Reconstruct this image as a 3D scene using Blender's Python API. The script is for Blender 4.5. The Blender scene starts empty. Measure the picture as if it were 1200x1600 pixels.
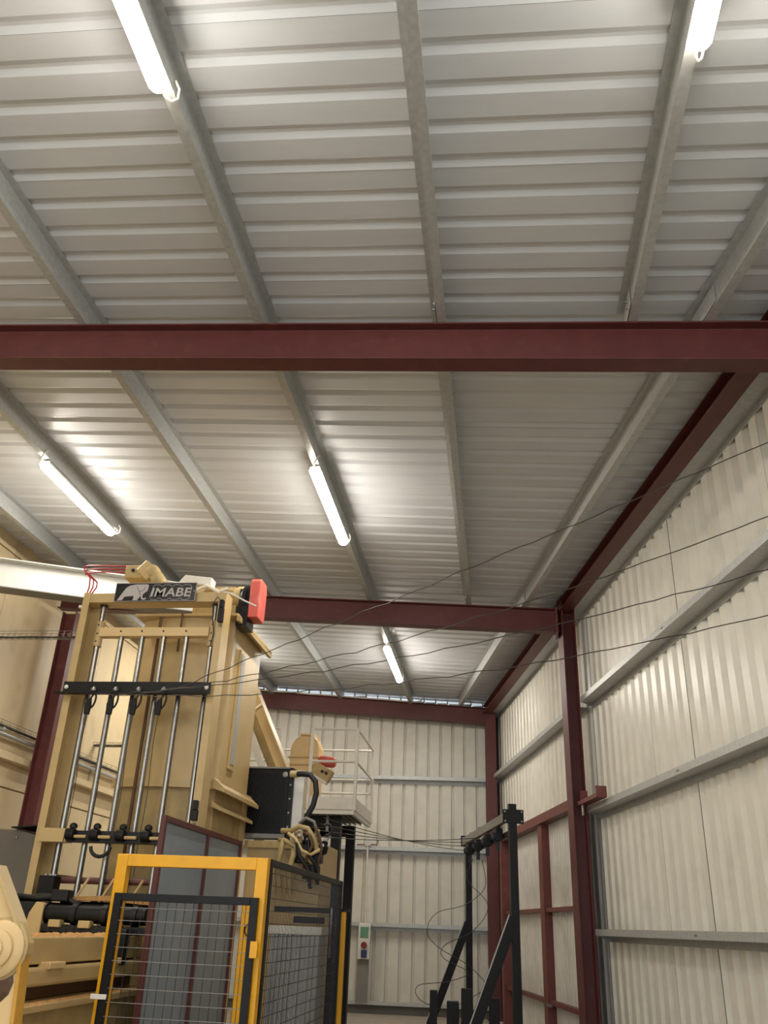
import bpy, math, random
from mathutils import Vector, Matrix
random.seed(7)
SC = bpy.context.scene
COL = SC.collection
V3 = Vector

# ------------------------------------------------------------------ camera
# world frame = the building's own grid: x across the bays (right), y into the hall, z up, metres
def make_camera():
    pitch, roll, yaw, f_px = math.radians(25.918), math.radians(2.313), math.radians(-8.05), 1331.86
    fw = V3((math.sin(yaw) * math.cos(pitch), math.cos(yaw) * math.cos(pitch), math.sin(pitch)))
    rt = V3((math.cos(yaw), -math.sin(yaw), 0))
    up = rt.cross(fw)
    c, s = math.cos(roll), math.sin(roll)
    rt, up = c * rt + s * up, -s * rt + c * up
    cd = bpy.data.cameras.new('camera')
    cd.sensor_fit = 'VERTICAL'; cd.sensor_height = 24.0
    cd.lens = f_px / 1600 * 24.0
    cd.clip_start = 0.05; cd.clip_end = 200
    o = bpy.data.objects.new('camera', cd); COL.objects.link(o)
    m = Matrix((rt, up, -fw)).transposed().to_4x4()
    m.translation = V3((0, 0, 1.6))
    o.matrix_world = m
    SC.camera = o
make_camera()

# ------------------------------------------------------------------ world, exposure
w = bpy.data.worlds.new('daylight'); SC.world = w; w.use_nodes = True
bg = w.node_tree.nodes['Background']
bg.inputs[0].default_value = (0.86, 0.93, 1.0, 1); bg.inputs[1].default_value = 0.62
SC.view_settings.view_transform = 'Standard'; SC.view_settings.look = 'None'
SC.view_settings.gamma = 1.0; SC.view_settings.use_curve_mapping = False
SC.view_settings.exposure = 1.95
try:
    SC.cycles.use_denoising = True
    SC.cycles.max_bounces = 7
    SC.cycles.sample_clamp_indirect = 6.0
except Exception:
    pass
LAMP_STRENGTH = 26.0
LAMP_COLOR = (1.0, 0.94, 0.84)

# ------------------------------------------------------------------ materials
def lin(h):
    h = h.lstrip('#'); out = []
    for i in (0, 2, 4):
        c = int(h[i:i + 2], 16) / 255
        out.append(c / 12.92 if c <= .04045 else ((c + .055) / 1.055) ** 2.4)
    return (*out, 1)

def mat(name, hexcol, rough=.5, metal=0, var=.12, scale=6, bump=0, bscale=60, spec=.5, dirt_or_light=None, stretch=(1, 1, 1), coat=0):
    m = bpy.data.materials.new(name); m.use_nodes = True
    nt = m.node_tree; N = nt.nodes; L = nt.links
    b = N['Principled BSDF']
    b.inputs['Roughness'].default_value = rough; b.inputs['Metallic'].default_value = metal
    b.inputs['Specular IOR Level'].default_value = spec
    b.inputs['Coat Weight'].default_value = coat
    tc = N.new('ShaderNodeTexCoord'); mp = N.new('ShaderNodeMapping'); mp.inputs['Scale'].default_value = stretch
    L.new(tc.outputs['Object'], mp.inputs['Vector'])
    n = N.new('ShaderNodeTexNoise'); n.inputs['Scale'].default_value = scale; n.inputs['Detail'].default_value = 6
    L.new(mp.outputs[0], n.inputs['Vector'])
    base = lin(hexcol)
    r = N.new('ShaderNodeValToRGB')
    r.color_ramp.elements[0].position = .3; r.color_ramp.elements[1].position = .75
    r.color_ramp.elements[0].color = (*[c * (1 - var) for c in base[:3]], 1)
    r.color_ramp.elements[1].color = (*[min(1, c * (1 + var)) for c in base[:3]], 1)
    L.new(n.outputs['Fac'], r.inputs['Fac'])
    out = r.outputs['Color']
    if dirt_or_light:
        col, amount, dsc = dirt_or_light
        n2 = N.new('ShaderNodeTexNoise'); n2.inputs['Scale'].default_value = dsc; n2.inputs['Detail'].default_value = 8
        L.new(mp.outputs[0], n2.inputs['Vector'])
        rr = N.new('ShaderNodeValToRGB')
        rr.color_ramp.elements[0].position = .55; rr.color_ramp.elements[1].position = .72
        rr.color_ramp.elements[0].color = (0, 0, 0, 1); rr.color_ramp.elements[1].color = (amount, amount, amount, 1)
        L.new(n2.outputs['Fac'], rr.inputs['Fac'])
        mx = N.new('ShaderNodeMixRGB'); mx.inputs[2].default_value = lin(col)
        L.new(rr.outputs[0], mx.inputs[0]); L.new(out, mx.inputs[1]); out = mx.outputs[0]
    L.new(out, b.inputs['Base Color'])
    if bump:
        n3 = N.new('ShaderNodeTexNoise'); n3.inputs['Scale'].default_value = bscale; n3.inputs['Detail'].default_value = 4
        L.new(tc.outputs['Object'], n3.inputs['Vector'])
        bp = N.new('ShaderNodeBump'); bp.inputs['Strength'].default_value = bump; bp.inputs['Distance'].default_value = .02
        L.new(n3.outputs['Fac'], bp.inputs['Height']); L.new(bp.outputs[0], b.inputs['Normal'])
    return m

def emit(name, col, strength):
    m = bpy.data.materials.new(name); m.use_nodes = True
    b = m.node_tree.nodes['Principled BSDF']
    b.inputs['Base Color'].default_value = (.9, .9, .9, 1)
    b.inputs['Emission Color'].default_value = (*col, 1); b.inputs['Emission Strength'].default_value = strength
    return m

M = dict(
    roof=mat('roof_sheet_paint', '#c4c6c7', .36, 0, .05, 3, .05, 5, stretch=(.3, 2, 1)),
    wall=mat('wall_sheet_paint', '#d6d3c8', .32, 0, .05, 4, .04, 6, dirt_or_light=('#a8a294', .25, 2.2)),
    wallback=mat('back_sheet_paint', '#cfcbbf', .42, 0, .06, 4, .04, 6, dirt_or_light=('#a89e8a', .25, 1.6)),
    doorsheet=mat('door_sheet_paint', '#d4d0c6', .45, 0, .06, 4, dirt_or_light=('#a9a59c', .3, 3)),
    galv=mat('galvanised_steel', '#b2b4b2', .42, .3, .12, 22, .03, 30),
    galvlight=mat('galvanised_steel_light', '#b8b8b4', .5, .35, .1, 18),
    red=mat('red_oxide_paint', '#572623', .5, 0, .14, 5, .05, 50, dirt_or_light=('#6e4238', .3, 9)),
    red2=mat('red_oxide_paint_worn', '#69332e', .5, 0, .12, 6, dirt_or_light=('#7f5348', .35, 7)),
    beige=mat('beige_panel_paint', '#e4cfa6', .5, 0, .06, 1.2, dirt_or_light=('#a08a6c', .35, 1.3)),
    beigej=mat('beige_joint', '#8d7c64', .7),
    tan=mat('tan_machine_paint', '#c5aa76', .38, 0, .06, 5, .03, 12, dirt_or_light=('#a88e60', .35, 3)),
    tand=mat('tan_dusty_paint', '#b59d6a', .6, 0, .12, 7, .1, 40, dirt_or_light=('#927a54', .5, 5)),
    tanl=mat('tan_light_paint', '#dfc08a', .45, 0, .06, 5),
    chrome=mat('chromed_steel', '#9a9894', .22, .95, .1, 12),
    steel=mat('bare_steel', '#8f8d88', .38, .85, .15, 15),
    black=mat('black_paint', '#0e0e10', .45, 0, .2, 8, spec=.3, dirt_or_light=('#24221f', .3, 10)),
    blackr=mat('black_rubber', '#18181a', .6, 0, .2, 10),
    gun=mat('dark_gunmetal', '#1f1e20', .4, .4, .2, 12),
    darkbox=mat('dark_grey_cabinet_paint', '#6a655c', .55, 0, .08, 4),
    yellow=mat('yellow_paint', '#e6a600', .38, 0, .06, 6, dirt_or_light=('#b98520', .25, 8)),
    yellowd=mat('dull_yellow_paint', '#c9973c', .5, 0, .1, 6, dirt_or_light=('#a9803c', .4, 8)),
    white=mat('white_paint', '#dedad0', .42, 0, .05, 6, dirt_or_light=('#b5ada0', .3, 5)),
    whitebeam=mat('white_beam_paint', '#cfcdc6', .45, 0, .06, 3, dirt_or_light=('#8d877c', .35, 2.5)),
    acrylic=mat('smoky_grey_plastic_sheet', '#87939e', .25, 0, .12, 2.0, .04, 6, stretch=(1, 1, .25)),
    redp=mat('bright_red_paint', '#c9584c', .5, 0, .08, 5, dirt_or_light=('#e0958a', .5, 4)),  # pink blotches put the strong light on the red into its colour
    redh=mat('red_hydraulic_hose', '#a32a2a', .4, 0, .1, 10),
    pipe=mat('reddish_brown_pipe', '#6a4038', .5, 0, .15, 10),
    brown=mat('brown_rod', '#5a4028', .5, .2, .15, 10),
    cable=mat('dark_cable', '#3a3630', .55, .2, .2, 30),
    wcable=mat('white_cable', '#d8d4c8', .5),
    conc=mat('concrete_floor', '#989085', .85, 0, .15, 3, .3, 25, dirt_or_light=('#b89a6c', .6, 2.5)),
    saw=mat('sawdust', '#c8985c', .95, 0, .2, 40, .6, 90),
    plinth=mat('dark_plinth', '#5a5852', .8, 0, .1, 5),
    backing=mat('dark_backing', '#3b3a38', .8, 0, .1, 3),
    signk=mat('sign_black', '#141416', .3, 0, .1, 8),
    signs=mat('sign_silver', '#bdb6b2', .35, 0, .05, 12),
    soc=mat('socket_box_white', '#cfcfc8', .5), socg=mat('socket_green_window', '#5f8f72', .3),
    socr=mat('socket_red', '#7c2a26', .4), socb=mat('socket_blue', '#2a2f5c', .4),
    cab=mat('light_grey_cabinet', '#a8a8a4', .5, 0, .06, 5),
    grey=mat('mid_grey', '#7d7a74', .5, 0, .1, 6),
    lamp=emit('lit_diffuser', LAMP_COLOR, LAMP_STRENGTH),
)

# ------------------------------------------------------------------ mesh builder
X, Y, Z = V3((1, 0, 0)), V3((0, 1, 0)), V3((0, 0, 1))
class MB:
    def __init__(s): s.v = []; s.f = []
    def add(s, vs, fs):
        b = len(s.v); s.v += [tuple(p) for p in vs]; s.f += [tuple(i + b for i in q) for q in fs]; return s
    def box(s, x0, x1, y0, y1, z0, z1):
        return s.add([(x0, y0, z0), (x1, y0, z0), (x1, y1, z0), (x0, y1, z0), (x0, y0, z1), (x1, y0, z1), (x1, y1, z1), (x0, y1, z1)],
                     [(3, 2, 1, 0), (4, 5, 6, 7), (0, 1, 5, 4), (1, 2, 6, 5), (2, 3, 7, 6), (3, 0, 4, 7)])
    def ext(s, prof, o, a, b, l):
        """closed outline (a,b coordinates) pushed along the vector l"""
        o = V3(o); a = V3(a); b = V3(b); l = V3(l); n = len(prof)
        vs = [o + a * p + b * q for p, q in prof]; vs += [p + l for p in vs]
        fs = [tuple(range(n))[::-1], tuple(range(n, 2 * n))]
        fs += [(i, (i + 1) % n, n + (i + 1) % n, n + i) for i in range(n)]
        if a.cross(b).dot(l) < 0: fs = [q[::-1] for q in fs]
        return s.add(vs, fs)
    def bar(s, p0, p1, wd, ht, up=Z):
        p0 = V3(p0); p1 = V3(p1); d = (p1 - p0).normalized(); sd = d.cross(V3(up))
        if sd.length < 1e-4: sd = d.cross(X)
        sd.normalize(); u = sd.cross(d)
        return s.ext([(-wd / 2, -ht / 2), (wd / 2, -ht / 2), (wd / 2, ht / 2), (-wd / 2, ht / 2)], p0, sd, u, p1 - p0)
    def tube(s, pts, r, n=8, caps=True):
        pts = [V3(p) for p in pts]; rs = r if isinstance(r, (list, tuple)) else [r] * len(pts)
        rings = []; t0 = (pts[1] - pts[0]).normalized()
        a = t0.cross(Z)
        if a.length < 1e-3: a = t0.cross(X)
        a.normalize()
        for i, p in enumerate(pts):
            t = (pts[min(i + 1, len(pts) - 1)] - pts[max(i - 1, 0)]).normalized()
            a = (a - t * a.dot(t)).normalized(); b = t.cross(a)
            rings.append([p + (a * math.cos(k * math.tau / n) + b * math.sin(k * math.tau / n)) * rs[i] for k in range(n)])
        vs = [q for g in rings for q in g]; fs = []
        for i in range(len(pts) - 1):
            for k in range(n):
                k2 = (k + 1) % n; fs.append((i * n + k, i * n + k2, (i + 1) * n + k2, (i + 1) * n + k))
        if caps: fs += [tuple(range(n))[::-1], tuple(range((len(pts) - 1) * n, len(pts) * n))]
        return s.add(vs, fs)
    def cyl(s, p0, p1, r, n=16): return s.tube([p0, p1], r, n)
    def lathe(s, o, ax, prof, n=24):
        """prof: (radius, distance along ax)"""
        o = V3(o); ax = V3(ax).normalized()
        return s.tube([o + ax * h for _, h in prof], [max(r, 1e-4) for r, _ in prof], n) if len({round(h, 5) for _, h in prof}) == len(prof) else s._lathe(o, ax, prof, n)
    def _lathe(s, o, ax, prof, n):
        a = ax.cross(Z)
        if a.length < 1e-3: a = ax.cross(X)
        a.normalize(); b = ax.cross(a); vs = []; fs = []
        for r, h in prof:
            vs += [o + ax * h + (a * math.cos(k * math.tau / n) + b * math.sin(k * math.tau / n)) * max(r, 1e-4) for k in range(n)]
        for i in range(len(prof) - 1):
            for k in range(n):
                k2 = (k + 1) % n; fs.append((i * n + k, i * n + k2, (i + 1) * n + k2, (i + 1) * n + k))
        fs += [tuple(range(n))[::-1], tuple(range((len(prof) - 1) * n, len(prof) * n))]
        return s.add(vs, fs)

ORG = {}
def mesh_of(name, mb, mt, o, smooth=False):
    me = bpy.data.meshes.new(name)
    me.from_pydata([(v[0] - o[0], v[1] - o[1], v[2] - o[2]) for v in mb.v], [], mb.f)
    me.materials.append(M[mt]); me.update()
    if smooth:
        me.polygons.foreach_set('use_smooth', [True] * len(me.polygons))
        try: me.set_sharp_from_angle(angle=math.radians(40))
        except Exception: pass
    return me

def obj(name, mb, mt, parent=None, smooth=False, bevel=0):
    if parent is None:
        xs, ys, zs = zip(*mb.v)
        o = ((min(xs) + max(xs)) / 2, (min(ys) + max(ys)) / 2, min(zs))
    else:
        o = ORG[parent.name]
    ob = bpy.data.objects.new(name, mesh_of(name, mb, mt, o, smooth)); COL.objects.link(ob)
    if parent is None: ob.location = o
    else: ob.parent = parent
    ORG[ob.name] = o
    if bevel:
        md = ob.modifiers.new('bevel', 'BEVEL'); md.width = bevel; md.segments = 2; md.limit_method = 'ANGLE'; md.angle_limit = math.radians(50)
    return ob

def thing(name, label, cat, loc, group=None):
    o = bpy.data.objects.new(name, None); COL.objects.link(o); o.location = loc; o.empty_display_size = .1
    o['label'] = label; o['category'] = cat
    if group: o['group'] = group
    ORG[o.name] = tuple(loc)
    return o
def tag(o, label, cat, group=None):
    o['label'] = label; o['category'] = cat
    if group: o['group'] = group
    return o
def struct(o, label, cat):
    o['kind'] = 'structure'; o['label'] = label; o['category'] = cat; return o
def stuff(o): o['kind'] = 'stuff'; return o
def copy_part(src, parent, loc=(0, 0, 0)):
    c = src.copy(); COL.objects.link(c); c.parent = parent; c.location = loc; ORG[c.name] = ORG[parent.name]; return c

# ------------------------------------------------------------------ the building's measures
RS = .055                                       # fall of the roof to the right
def roofz(u, off=0): return 6.305 - RS * (u - .984) + off
CORN = V3((.03, 20.123, 0))                     # the back right corner
yw = math.radians(-10.55)
WD = V3((math.sin(yw), math.cos(yw), 0)); WN = WD.cross(Z)      # right wall: along it, and outwards
def WP(s, t, z): return CORN + WD * s - WN * t + Z * z
yb = math.radians(86.5)
BD = V3((math.sin(yb), math.cos(yb), 0)); BN = V3((-BD.y, BD.x, 0))   # back wall: along it (right), outwards
def BP(s, t, z): return CORN + BD * s - BN * t + Z * z
LEFT = -7.28
Y0 = -6.0
def wall_u(y): return CORN.x + (y - CORN.y) * WD.x / WD.y

# ------------------------------------------------------------------ floor
fl = MB().box(LEFT - .3, 6.0, Y0, 21.0, -.2, 0)
fl = struct(obj('floor', fl, 'conc'), 'dusty bare concrete floor of the hall', 'floor')

# ------------------------------------------------------------------ corrugated sheets
def corr(n, pitch, pan, slope, depth):
    """outline of n corrugations: (along, depth) from 0 to n*pitch; pan at 0, groove at +depth"""
    pts = []; g = pitch - pan - 2 * slope
    for i in range(n):
        a = i * pitch; pts += [(a, 0), (a + pan, 0), (a + pan + slope, depth), (a + pan + slope + g, depth)]
    pts.append((n * pitch, 0)); return pts

# roof: outer skin + sheets running down the slope, each a part
rb = MB()
zl, zr = roofz(LEFT, .14), roofz(wall_u(Y0), .14)
ul, ur = LEFT - .3, wall_u(Y0) + .3
rb.add([(ul, Y0, roofz(ul, .12)), (ur, Y0, roofz(ur, .12)), (wall_u(20.6) + .3, 20.6, roofz(wall_u(20.6) + .3, .12)), (ul, 20.6, roofz(ul, .12)),
        (ul, Y0, roofz(ul, .16)), (ur, Y0, roofz(ur, .16)), (wall_u(20.6) + .3, 20.6, roofz(wall_u(20.6) + .3, .16)), (ul, 20.6, roofz(ul, .16))],
       [(3, 2, 1, 0), (4, 5, 6, 7), (0, 1, 5, 4), (1, 2, 6, 5), (2, 3, 7, 6), (3, 0, 4, 7)])
ceiling = struct(obj('ceiling', rb, 'backing'), 'ribbed pale grey sheet metal roof sloping gently over the hall', 'roof')
PITCH = .286
nsh = 23
for k in range(nsh):
    y_a = Y0 + k * 4 * PITCH + .0
    prof = corr(4, PITCH, .17, .045, .021)
    lift = .003 * (k % 2)
    vs = []; fs = []
    for a, d in prof:
        y = y_a + a
        if y > 20.35: y = 20.35
        u1 = wall_u(y) - .0
        vs += [(LEFT - .02, y, roofz(LEFT - .02, d + lift)), (u1, y, roofz(u1, d + lift))]
    for i in range(len(prof) - 1):
        fs.append((2 * i, 2 * i + 2, 2 * i + 3, 2 * i + 1)[::-1])
    if y_a < 20.3: obj('roof_sheet', MB().add(vs, fs), 'roof', ceiling)

# right wall
SR0 = -26.5
wb = MB().ext([(0, -.16), (0, -.08), (26.9, -.08), (26.9, -.16)], WP(SR0, 0, 0), WD, -WN, Z * 6.28)  # dark backing slab added to block light leaking through the sheet joints
wall_right = struct(obj('wall_right', wb, 'backing'), 'cream corrugated metal wall on galvanised rails with red steel columns', 'wall')
SEAM = -10.93
def wall_sheet(s0, n, z0, z1, parent, mt='wall', t=0, pitch=PITCH, pan=.140, slope=.055, depth=.055, name='wall_sheet', P=WP, t_sign=-1):
    prof = corr(n, pitch, pan, slope, depth); vs = []; fs = []
    for a, d in prof:
        vs += [P(s0 + a, t - d, z0), P(s0 + a, t - d, z1)]
    for i in range(len(prof) - 1): fs.append((2 * i, 2 * i + 2, 2 * i + 3, 2 * i + 1))
    return obj(name, MB().add(vs, fs), mt, parent)
# sheets from the seam both ways; a slim open joint at the seam and at the column
k = 0; s = SEAM + .008
while s < -7.5:
    n = 4 if s + 4 * PITCH < -7.0 else 3
    wall_sheet(s, n, .02, 6.16, wall_right, t=.002 * (k % 2)); s += n * PITCH + .001; k += 1
s2 = -7.47
while s2 < -.1:
    n = min(4, max(1, int((-.0 - s2) / PITCH)))
    if s2 + PITCH > .06: break
    wall_sheet(s2, n, .02, 6.16, wall_right, t=.002 * (k % 2)); s2 += n * PITCH + .001; k += 1
s = SEAM - .008
while s > SR0 + 1.2:
    wall_sheet(s - 4 * PITCH, 4, .02, 6.16, wall_right, t=.002 * (k % 2)); s -= 4 * PITCH + .001; k += 1

# back wall
bbk = MB().ext([(0, -.16), (0, -.08), (7.9, -.08), (7.9, -.16)], BP(-7.6, 0, 0), BD, -BN, Z * 6.30)
wall_back = struct(obj('wall_back', bbk, 'backing'), 'cream corrugated metal wall at the far end of the hall', 'wall')
BPITCH = .275
for k in range(7):
    s0 = -7.62 + k * 4 * BPITCH
    n = 4
    if s0 + n * BPITCH > .02: n = int((.02 - s0) / BPITCH)
    wall_sheet(s0, n, .03, 6.30, wall_back, 'wallback', t=.002 * (k % 2), pitch=BPITCH, pan=.212, slope=.009, depth=.05, P=BP)

# left wall: wide beige insulated panels with recessed joints, each panel a part
lw = MB().box(LEFT - .25, LEFT - .06, Y0, 20.0, 0, 6.85)
wall_left = struct(obj('wall_left', lw, 'beigej'), 'beige insulated panel wall behind the sawing machine', 'wall')
rows_z = [0, 1.1, 2.17, 3.25, 6.52, 6.8]
for i in range(len(rows_z) - 1):
    for (ya, yb2) in ((-6, -2.5), (-2.5, 1.1), (1.1, 5.0), (5.0, 8.6), (8.6, 11.25), (11.25, 14.6), (14.6, 17.4), (17.4, 20.0)):
        obj('wall_panel', MB().box(LEFT - .06, LEFT, ya + .006, yb2 - .006, rows_z[i] + .012, rows_z[i + 1] - .012), 'beige', wall_left)

# skirting along the back wall: pale angle over a dark plinth
sk = MB().ext([(0, 0), (.16, 0), (.16, .16), (0, .16)], BP(-7.3, 0, .0), -BN, Z, BD * 7.2)
struct(obj('baseboard_back', sk, 'plinth'), 'dark plinth along the foot of the far wall', 'baseboard')

# ------------------------------------------------------------------ primary steel
def hprof(wd, ht, tf=.014, tw=.010):
    a, b = wd / 2, tw / 2
    return [(-a, 0), (a, 0), (a, tf), (b, tf), (b, ht - tf), (a, ht - tf), (a, ht), (-a, ht), (-a, ht - tf), (-b, ht - tf), (-b, tf), (-a, tf)]

def rafter(y, u0, u1, w_, h, label, extra=0):
    mb = MB().ext(hprof(w_, h), (u0, y, roofz(u0, -.2 - h + extra)), Y, Z, V3((u1 - u0, 0, -RS * (u1 - u0))))
    return tag(obj('roof_beam', mb, 'red', bevel=.003), label, 'beam')
R1Y, R2Y = 5.83, 12.78
r1 = rafter(R1Y, LEFT + .05, 2.32, .19, .37, 'red oxide roof beam spanning the whole hall beneath the paired purlin cleats')
r2 = rafter(R2Y, LEFT + .05, .985, .19, .37, 'red oxide roof beam framing into the tall free standing red column')
# back beam follows the back wall
bbm = MB().ext(hprof(.19, .37), BP(-7.15, .33, roofz(-7.15, -.55)), -BN, Z, BD * 7.0 + Z * (-RS * 7.0))
tag(obj('roof_beam', bbm, 'red', bevel=.003), 'red oxide roof beam running along the top of far wall', 'beam')

def column_wall(s, label, ztop):
    """H column on the right wall, flanges parallel to the wall"""
    mb = MB().ext([(q - .1, p) for p, q in hprof(.29, .2, .014, .012)], WP(s, .3, 0), -WN, WD, Z * ztop)
    c = thing('steel_column', label, 'column', WP(s, .3, 0))
    obj('shaft', mb, 'red', c, bevel=.003)
    bpl = MB().ext([(-.16, -.2), (.16, -.2), (.16, .2), (-.16, .2)], WP(s, .3, 0), -WN, WD, Z * .02)
    obj('base_plate', bpl, 'red', c)
    return c
c2 = column_wall(-7.415, 'tall red oxide steel column beside the red framed door', 6.30)
# haunch plate where the beam meets the column
p = WP(-7.415, .415, 0)
obj('end_plate', MB().box(.93, .955, R2Y - .13, R2Y + .13, 5.68, 6.12), 'red2', c2)
c1 = column_wall(-14.55, 'red oxide steel column on the corrugated wall near the entrance bay', 6.2)
cc = thing('steel_column', 'dark red steel column standing in the far corner', 'column', BP(-.19, .34, 0))
obj('shaft', MB().ext([(p, q - .12) for p, q in hprof(.24, .24)], BP(-.2, .34, 0), BD, -BN, Z * 6.1), 'red', cc, bevel=.003)
obj('base_plate', MB().ext([(-.16, -.16), (.16, -.16), (.16, .16), (-.16, .16)], BP(-.2, .34, 0), BD, -BN, Z * .02), 'red', cc)
cl = thing('steel_column', 'dark red steel column behind the sawing machine', 'column', (LEFT + .36, R2Y, 0))
obj('shaft', MB().ext([(p, q) for p, q in hprof(.26, .24)], (LEFT + .19, R2Y, 0), Y, X, Z * 6.1), 'red2', cl, bevel=.003)
obj('base_plate', MB().box(LEFT + .1, LEFT + .5, R2Y - .2, R2Y + .2, 0, .02), 'red2', cl)

# eave beam along the right wall
eb = MB().ext([(p + .33, q + 6.05) for p, q in hprof(.2, .17, .012)], WP(-26, 0, 0), -WN, Z, WD * 25.6)
tag(obj('eave_beam', eb, 'red', bevel=.003), 'long dark red beam under the eaves along the corrugated wall', 'beam')

# ------------------------------------------------------------------ Z rails on the walls
ZP = [(0, -.075), (.006, -.075), (.006, 0), (.194, 0), (.194, .07), (.2, .07), (.2, -.006), (0, -.006)]
def girt(P, a, b, dirv, outw, z, label, cat='rail'):
    g = thing('wall_rail', label, cat, P((a + b) / 2, .1, z - .08))
    obj('rail_profile', MB().ext(ZP, P(a, 0, z), -outw, Z, dirv * (b - a)), 'galv', g)
    return g
for z, nm in ((1.60, 'lowest'), (3.12, 'middle'), (4.65, 'upper')):
    g = girt(WP, -26, -7.57, WD, WN, z, f'galvanised Z rail, {nm} of the rails on corrugated wall before the tall red column')
    # bolted lap over the sheet joint
    for dz in (-.02, .02):
        obj('screw', MB().cyl(WP(SEAM + dz, .2, z + .03), WP(SEAM + dz, .208, z + .03), .008, 8), 'steel', g)
for z, nm in ((4.65, 'upper'),):
    girt(WP, -7.26, -.1, WD, WN, z, 'galvanised Z rail on the corrugated wall above the red framed door')
girt(WP, -26, -.1, WD, WN, 6.10, 'galvanised eave rail between the dark red eave beam and wall sheets', 'rail')
for z, nm in ((1.60, 'lowest full'), (3.10, 'middle'), (4.60, 'upper')):
    girt(BP, -7.2, -.32, BD, BN, z, f'galvanised Z rail, {nm} of the rails on the far wall')
gb = MB().ext([(0, 0), (.2, 0), (.2, .07), (.194, .07), (.194, .006), (0, .006)], BP(-7.2, 0, .16), -BN, Z, BD * 6.9)
struct(obj('trim_1', gb, 'galvlight'), 'galvanised base angle on the plinth of the far wall', 'trim')

# ------------------------------------------------------------------ purlins
def purlin(u, y0, y1, flip, label, cleats=()):
    """Z purlin: bottom flange to the left (flip=-1) or right (+1) of the web"""
    zb = roofz(u, -.2); t = .005; f = .075 * flip; g = -.06 * flip
    prof = [(0, 0), (f, 0), (f, .02), (f - t * flip, .02), (f - t * flip, t), (t * flip, t), (t * flip, .198), (g, .198), (g, .193), (0, .193)]
    o = thing('roof_purlin', label, 'purlin', (u, (y0 + y1) / 2, zb))
    obj('purlin_profile', MB().ext(prof, (u, y0, zb), X, Z, Y * (y1 - y0)), 'galv', o)
    for yc in cleats:
        cl_ = obj('cleat', MB().box(u - .012 * flip, u - .006 * flip, yc - .3, yc + .12, zb + .005, zb + .16), 'galvlight', o)
        for dz in (.05, .11):
            obj('bolt', MB().cyl((u - .012 * flip, yc - .2, zb + dz), (u - .03 * flip, yc - .2, zb + dz), .012, 6), 'steel', cl_)
    return o
YB = 19.75
purlin(-6.60, Y0, YB, -1, 'galvanised roof purlin closest to the beige panel wall')
purlin(-5.20, Y0, YB, -1, 'galvanised roof purlin above the white beam end, carrying the light over the machine')
purlin(-3.57, Y0, YB, -1, 'galvanised roof purlin without lights passing over the red motor guard')
purlin(-1.93, Y0, YB, -1, 'galvanised roof purlin carrying a row of three batten lights')
purlin(-.425, Y0, R2Y + .05, 1, 'galvanised roof purlin ending on the beam of the tall red column', (R1Y, R2Y))
purlin(1.13, Y0, R1Y + .05, 1, 'galvanised roof purlin that stops at the wide roof beam', (R1Y,))
# purlin parallel to the right wall
def skew_purlin():
    o = thing('roof_purlin', 'galvanised roof purlin running askew, parallel to the dark red eave beam', 'purlin', WP(-12, .95, 6.0))
    a = WP(-26, .97, 0); b = WP(-.4, .97, 0)
    za, zb = roofz(a.x, -.2), roofz(b.x, -.2); a.z = za; b.z = zb; t = .005
    prof = [(0, 0), (.08, 0), (.08, .022), (.075, .022), (.075, t), (t, t), (t, .185), (-.06, .185), (-.06, .18), (0, .18)]
    obj('purlin_profile', MB().ext(prof, a, WN, Z, b - a), 'galv', o)
    for yc in (R1Y, R2Y):
        q = WP((yc - CORN.y) / WD.y + .17, .97, 0); q.z = roofz(q.x, -.2)
        obj('cleat', MB().ext([(-.012, .005), (-.006, .005), (-.006, .16), (-.012, .16)], q - WD * .32, WN, Z, WD * .4), 'galvlight', o)
skew_purlin()

# ------------------------------------------------------------------ batten lights
def batten(u, y0, y1, label, group='batten lights on the roof purlins'):
    zb = roofz(u, -.2); zc = zb - .075
    o = thing('batten_light', label, 'light', (u, (y0 + y1) / 2, zc - .05), group)
    x0 = u - .04
    body = MB().ext([(-.068, .0), (.068, .0), (.055, .045), (-.055, .045)], (x0, y0 + .02, zc), X, Z, Y * (y1 - y0 - .04))
    obj('housing', body, 'white', o)
    n = 8; prof = [(-.065, 0)] + [(-.065 * math.cos(k * math.pi / n), -.062 * math.sin(k * math.pi / n)) for k in range(1, n)] + [(.065, 0)]
    vs = []; fs = []
    ys = [(y0, .35), (y0 + .02, .8), (y0 + .05, 1), (y1 - .05, 1), (y1 - .02, .8), (y1, .35)]
    for y, sc_ in ys: vs += [(x0 + p * sc_, y, zc - .001 + q * sc_) for p, q in prof]
    m_ = len(prof)
    for i in range(len(ys) - 1):
        for k in range(m_ - 1): fs.append((i * m_ + k, (i + 1) * m_ + k, (i + 1) * m_ + k + 1, i * m_ + k + 1))
    fs += [tuple(range(m_)), tuple(range((len(ys) - 1) * m_, len(ys) * m_))[::-1]]
    obj('diffuser', MB().add(vs, fs), 'lamp', o, smooth=True)
    for yy in (y0 + .35, y1 - .35):
        obj('hanger', MB().box(x0 - .02, x0 + .02, yy - .015, yy + .015, zc + .045, zb + .01), 'galvlight', o)
    for yy, d in ((y0, -1), (y1, 1)):
        pts = [(x0, yy - d * .04, zc + .02), (x0, yy + d * .05, zc + .015), (x0 + .02, yy + d * .10, zc + .03), (x0 + .05, yy + d * .12, zc + .07), (x0 + .065, yy + d * .09, zc + .12), (x0 + .05, yy + d * .05, zc + .15)]
        obj('cable', MB().tube(pts, .009, 6), 'wcable', o, smooth=True)
    return o
batten(-1.93, 1.30, 3.38, 'lit batten light before the wide roof beam, on the three-light purlin')
batten(-1.93, 8.22, 10.25, 'lit batten light over the hall, on the three-light purlin past the wide roof beam')
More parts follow.
